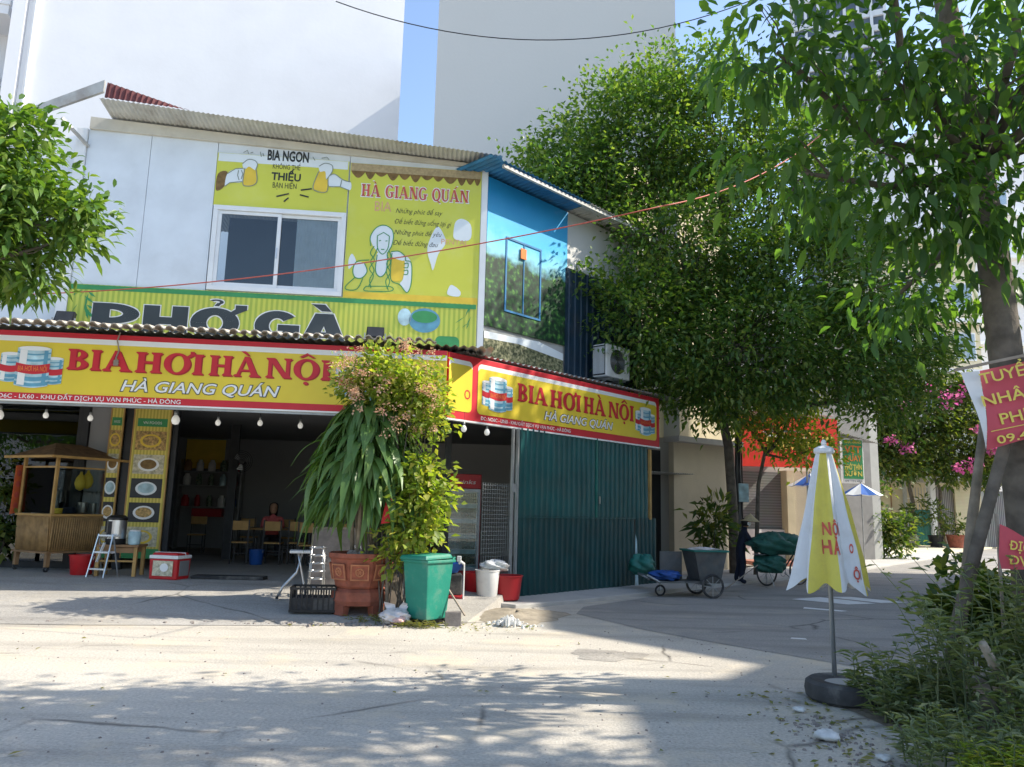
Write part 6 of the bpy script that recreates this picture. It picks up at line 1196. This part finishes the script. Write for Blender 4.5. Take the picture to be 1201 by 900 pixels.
# far greenery
foliage_tree('bougainvillea', 'pink flowering bougainvillea arching over the far teal gate', (23.6, 45.2, .1), [(23.6, 45.2, .1), (23.3, 45.0, 1.4), (23.5, 45.1, 2.6), (23.2, 44.9, 3.6), (23.4, 44.8, 4.6)], [.16, .13, .12, .11, .1], (23.4, 44.8, 4.2),
    [((19.6, 43.0, 6.0), (2.0, 1.4, 2.0), 60), ((22.8, 43.3, 7.2), (2.2, 1.5, 2.4), 80), ((25.2, 43.5, 5.6), (2.3, 1.5, 1.9), 80), ((27.6, 43.8, 5.0), (1.7, 1.2, 1.5), 56), ((26.2, 43.6, 8.2), (1.8, 1.3, 1.6), 50), ((21.8, 43.3, 4.8), (1.8, 1.2, 1.0), 40), ((24.0, 44, 10.0), (2.4, 1.5, 1.6), 50)], 44, .36, .28, .16, 'leaf_bush', 'bark', .1, every=4, cat='shrub')
bgv = bpy.data.objects['bougainvillea']
arr, K = crown([((a - 23.6, b - 45.2, c), r, n) for (a, b, c), r, n in [((21.4, 41.8, 5.6), (.9, .3, .6), 4), ((23.0, 41.6, 7.8), (1.6, .3, .8), 4), ((26.6, 42.0, 6.0), (1.2, .3, 1.0), 5), ((27.9, 42.3, 6.4), (.9, .3, .9), 5), ((25.4, 42.0, 8.4), (1.2, .3, .8), 4), ((24.6, 41.8, 4.6), (1.2, .3, .5), 3), ((28.2, 43, 5.2), (.6, .3, .8), 3), ((18.6, 41.8, 6.6), (.5, .3, .8), 3)]], 34, .16, .2, .18)
stuff(link('blossom', leafmesh('blossom', *arr, droop=.1), 'flower_pink', bgv))
MB().tube([(1.6, -.2, 0), (1.3, -.3, 1.6), (1.5, -.2, 3.2), (.8, -.3, 4.6)], [.12, .1, .09, .08], 9).build('trunk', 'bark', bgv, smooth=True)
def bush(name, label, base, blobs, per, spread, L, W, lm, stems=5, cat='plant', shape='diamond', hang=0., cname='foliage', droop=.3, up=.35):
    t_ = thing(name, label, cat, base, 0); arr, K = crown(blobs, per, spread, L, W, droop=droop, shape=shape, lo=.2, hang=hang, up=up)
    stuff(link(cname, leafmesh(cname, *arr, droop=droop, shape=shape), lm, t_)); mb = MB()
    for c, kc in K:
        for p in kc[::max(1, len(kc) // stems)]: mb.tube([(random.uniform(-.04, .04) + c[0] * .4, random.uniform(-.04, .04) + c[1] * .4, 0), (p[0] * .5 + c[0] * .4, p[1] * .5 + c[1] * .4, p[2] * .5), tuple(p)], [.012, .008, .003], 4, cap=False)
    mb.build('stems', 'bark', t_, fix=False); return t_
def potted(label, loc, r, h, m, lm, ph, pr, n):
    t_ = bush('potted_plant', label, (loc[0], loc[1], loc[2]), [((0, 0, h + ph * .55), (pr, pr, ph * .5), n)], 14, .12, .34, .10, lm, 8, 'potted plant', hang=-.2, up=0.); MB().lathe([(r * .75, 0), (r, h * .9), (r * 1.08, h * .92), (r * 1.08, h), (r * .9, h), (r * .85, h * .8)], 16).build('pot', m, t_, smooth='auto'); return t_
potted('potted shrub before the far teal gate, left one', (22.6, 43.9, .1), .45, .6, 'brick_grey', 'leaf_bush', 1.8, .7, 16); potted('tall potted shrub in a black tub before the far gate', (24.0, 43.8, .1), .4, .65, 'black_plastic', 'leaf_bush', 2.3, .8, 20); potted('potted shrub in a terracotta pot before the far grey gate', (25.0, 43.6, .1), .48, .7, 'terracotta', 'leaf_bush', 1.0, .55, 12)
potted('leafy plant in a pot before the sunlit beige wall', (5.25, 20.2, .1), .3, .45, 'terracotta', 'leaf_bush', 1.5, .55, 22)
bush('wall_creeper', 'dark creeper covering the foot of the dark house', (14.2, 30.5, .05), [((0, 0, 1.6), (1.0, .5, 1.6), 60), ((1.0, .3, .9), (.8, .4, .9), 30)], 30, .25, .2, .12, 'leaf_bush', 6)
bush('leafy_bush', 'dark leafy plant behind the food cart at the left edge', (-9.75, 14.9, .28), [((0, 0, 1.2), (.5, .35, .9), 40), ((.1, 0, .5), (.4, .3, .4), 18)], 18, .13, .17, .09, 'leaf_bush', 5)
# ------------------------------------------------------------------ planter plants
dr_ = thing('dragon_plant', 'dense dragon plant with long drooping leaves in the terracotta planter', 'plant', (-2.14, 11.55, .88), 0)
canes = MB()
for i in range(6):
    a = i * 1.1; canes.tube([(.14 * math.cos(a), .14 * math.sin(a), 0), (.2 * math.cos(a + .2), .2 * math.sin(a + .2), .8), (.32 * math.cos(a + .4), .28 * math.sin(a + .4), 1.6 + .12 * i)], [.035, .03, .022], 7)
canes.build('canes', 'pale_bark', dr_, smooth=True)
var = []
for k_ in range(5):
    pr0 = MB(); Lf = .62 + .05 * k_; n = 7
    for i in range(n + 1):
        q = i / n; wv = .052 * math.sin(PI * min(1, q * 1.02 + .06)) ** .8 + .004; x = Lf * (q - .30 * q * q * (.6 + .1 * k_)); z = -Lf * (.75 + .08 * k_) * q * q + .10 * q
        pr0.v += [(x, -wv, z + .012), (x, 0, z), (x, wv, z + .012)]
    for i in range(n): pr0.f += [(3 * i, 3 * i + 1, 3 * i + 4, 3 * i + 3), (3 * i + 1, 3 * i + 2, 3 * i + 5, 3 * i + 4)]
    me = pr0.mesh('leaf'); me.materials.append(M('leaf_dracaena')); me.polygons.foreach_set('use_smooth', [True] * len(me.polygons)); var.append(me)
for i in range(290):
    u = random.random(); a = random.uniform(0, 2 * PI); zc = .74 + 1.60 * u; rr = .14 + .46 * math.sin(PI * min(1, .18 + u * .84)) * random.uniform(.45, 1.15)
    o = bpy.data.objects.new('leaf', var[i % 5]); COL.objects.link(o); o.parent = dr_; o.location = (rr * math.cos(a) + .02, rr * math.sin(a) * .8, zc); o.rotation_euler = (random.uniform(-.25, .25), random.uniform(-.1, .55) , a + random.uniform(-.35, .35)); s_ = random.uniform(.75, 1.1); o.scale = (s_, s_ * 1.2, s_)
fb_ = bush('flowering_bush', 'yellow green flowering shrub climbing above the dragon plant', (-1.75, 11.3, .1), [((-.10, .1, 3.45), (.72, .55, .45), 70), ((.42, .0, 3.15), (.42, .4, .42), 34), ((-.5, .1, 3.25), (.42, .4, .32), 26), ((.1, .1, 3.15), (.6, .45, .35), 34), ((.62, -.05, 2.75), (.22, .25, .3), 12)], 24, .11, .10, .068, 'leaf_vine', 3)
arr, K = crown([((-.62, -.2, 3.4), (.3, .3, .3), 16), ((-.25, -.35, 3.2), (.4, .2, .4), 14), ((.5, -.3, 3.1), (.35, .2, .5), 14), ((-.1, -.1, 3.8), (.6, .3, .12), 8), ((.1, -.4, 2.75), (.4, .15, .3), 8)], 30, .05, .035, .03)
stuff(link('blossom', leafmesh('blossom', *arr, droop=.1), 'flower_peach', fb_)); MB().tube([(.05, 0, 0), (.0, .05, 1.2), (.1, .05, 2.2), (.0, .1, 3.1)], [.03, .028, .025, .02], 7).build('trunk', 'pale_bark', fb_, smooth=True)
bush('vine_shrub', 'sunlit vine like shrub growing up behind the green bin', (-1.40, 11.3, .05), [((.10, -.05, 1.95), (.34, .32, .30), 30), ((.14, -.08, 1.6), (.40, .32, .32), 34), ((.0, -.08, 1.2), (.36, .28, .30), 24), ((-.12, .0, .85), (.28, .22, .22), 12)], 18, .10, .12, .085, 'leaf_vine', 4, hang=.2)
rc = MB().add([(-.08, 0, 0), (.05, -.02, .02), (.07, .0, .36), (-.02, .01, .34)], [(0, 1, 2, 3)]).build('red_rag', 'red_plastic', None, (-1.72, 11.0, 1.35), fix=False); tag(rc, 'red rag hung on the shrub stem above the planter', 'rag')
# denser inner leaves of the dragon plant, too many to pick apart
C = []; D = []; q = 800
for i in range(q):
    u = random.random(); a = random.uniform(0, 2 * PI); rr = random.uniform(.1, .72) * (.5 + .6 * math.sin(PI * min(1, .2 + u))); C.append((rr * math.cos(a), rr * math.sin(a) * .8, .72 + 1.65 * u)); D.append((math.cos(a) * .6, math.sin(a) * .6, random.uniform(-1.1, -.2)))
stuff(link('inner_leaves', leafmesh('inner_leaves', np.array(C), np.array(D), np.array([(random.gauss(0, .3), random.gauss(0, .3), 1.) for _ in range(q)]), .42 * (.7 + .5 * RNG.random(q)), .085 * (.7 + .5 * RNG.random(q)), shape='blade', droop=.35), 'leaf_dracaena', dr_, smooth=True))
# ------------------------------------------------------------------ roadside weeds at the right
def weeds(name, label, base, n, rx, ry, h, lm, L, W, lean=.25, per=26):
    """upright leafy stems: leaves set in steps along each stem"""
    t_ = thing(name, label, 'weeds', base, 0); C = []; D = []; U = []; mb = MB()
    for _ in range(n):
        a = random.uniform(0, 2 * PI); q = random.random() ** .5; x, y = rx * q * math.cos(a), ry * q * math.sin(a); hh = h * random.uniform(.55, 1.1) * (1 - .35 * q); dx, dy = random.gauss(0, lean) * hh, random.gauss(0, lean) * hh
        pts = [(x, y, 0), (x + dx * .35, y + dy * .35, hh * .55), (x + dx, y + dy, hh)]; mb.tube(pts, [.007, .005, .002], 4, cap=False)
        for k_ in range(per):
            t = .12 + .88 * (k_ / per) ** .9; px_ = x + dx * t * t; py_ = y + dy * t * t; b = k_ * 2.4 + random.uniform(-.5, .5); C.append((px_, py_, hh * t)); D.append((math.cos(b), math.sin(b), random.uniform(-.1, .7))); U.append((random.gauss(0, .3), random.gauss(0, .3), 1))
    q = len(C); me = leafmesh('foliage', np.array(C), np.array(D), np.array(U), L * (.5 + RNG.random(q)), W * (.6 + .8 * RNG.random(q)), droop=.35); stuff(link('foliage', me, lm, t_)); mb.build('stems', 'leaf_weed', t_, fix=False); return t_
weeds('weed_clump', 'weeds sprouting at the edge of the tyre', (3.28, 6.75, 0), 22, .30, .35, .62, 'leaf_weed', .12, .03)
weeds('weed_clump', 'weeds growing over the front of the tyre', (3.25, 6.45, 0), 40, .38, .25, .50, 'leaf_weed', .11, .028)
weeds('weed_clump', 'tall grey green weeds below the slanting prop', (3.95, 6.1, .08), 80, .75, .7, 1.35, 'leaf_weed', .12, .032)
weeds('weed_clump', 'tallest grey green weeds at the right edge', (4.6, 5.9, .08), 90, .8, .9, 1.45, 'leaf_weed', .12, .032)
weeds('weed_clump', 'low weeds along the kerb nearest the viewer', (3.1, 5.15, .05), 60, .55, .45, .42, 'leaf_weed', .09, .022)
weeds('weed_clump', 'bright green feathery weeds at the bottom right', (2.92, 4.72, .03), 60, .26, .22, .34, 'leaf_vine', .07, .010, .2, 34)
weeds('weed_clump', 'weeds along the bottom right corner beside the concrete slab', (3.75, 5.0, .05), 60, .55, .5, .75, 'leaf_weed', .11, .028)
bush('leafy_bush', 'rounded dark leafy bush behind the slanting prop', (4.8, 8.2, .05), [((0, 0, .7), (.36, .35, .45), 36), ((.45, -.2, .55), (.45, .4, .45), 30)], 18, .1, .14, .09, 'leaf_bush', 5)
weeds('grass_tuft', 'dry grass tufts at the foot of the planter', (-1.75, 10.95, .02), 26, .5, .14, .13, 'grass_dry', .09, .010, .5, 8)
weeds('grass_tuft', 'dry grass tufts in front of the green bin', (-1.15, 10.72, .0), 26, .35, .10, .12, 'grass_dry', .09, .010, .5, 8)
q = 340; C = np.stack([np.concatenate([RNG.uniform(-6, 5, 40), RNG.normal(2.6, .35, 180), RNG.uniform(-3, .4, 120)]), np.concatenate([RNG.uniform(4.5, 10, 40), RNG.uniform(4.8, 7.4, 180), RNG.normal(10.9, .25, 120)]), np.full(q, .012)], 1)
D = RNG.normal(size=(q, 3)); D[:, 2] *= .12; U = RNG.normal(size=(q, 3)) * .3; U[:, 2] += 1
tag(stuff(link('fallen_leaves', leafmesh('fallen_leaves', C, D, U, .03 + .06 * RNG.random(q), .02 + .03 * RNG.random(q), droop=.0), 'grass_dry')), 'dry fallen leaves scattered on the road and along the kerb')
o = MB().slab([(2.05, 3.6), (5.2, 3.2), (5.5, 4.5), (3.3, 4.65), (2.35, 5.05)], -.05, .07).build('kerb_slab', 'concrete', None, bevel=.02); struct(o); o['label'] = 'broken concrete kerb slab at the bottom right'
for i, (x, y, s_, lb) in enumerate(((2.35, 5.9, .09, 'crumpled plastic cup in the gutter below the tyre'), (2.45, 6.7, .05, 'scrap of white paper beside the tyre'), (2.55, 5.45, .05, 'scrap of pale wrapper at the kerb edge'))):
    o = lump('litter_scrap', 'litter', None, s_, .4, 30 + i, (x, y, .004)); tag(o, lb, 'litter')
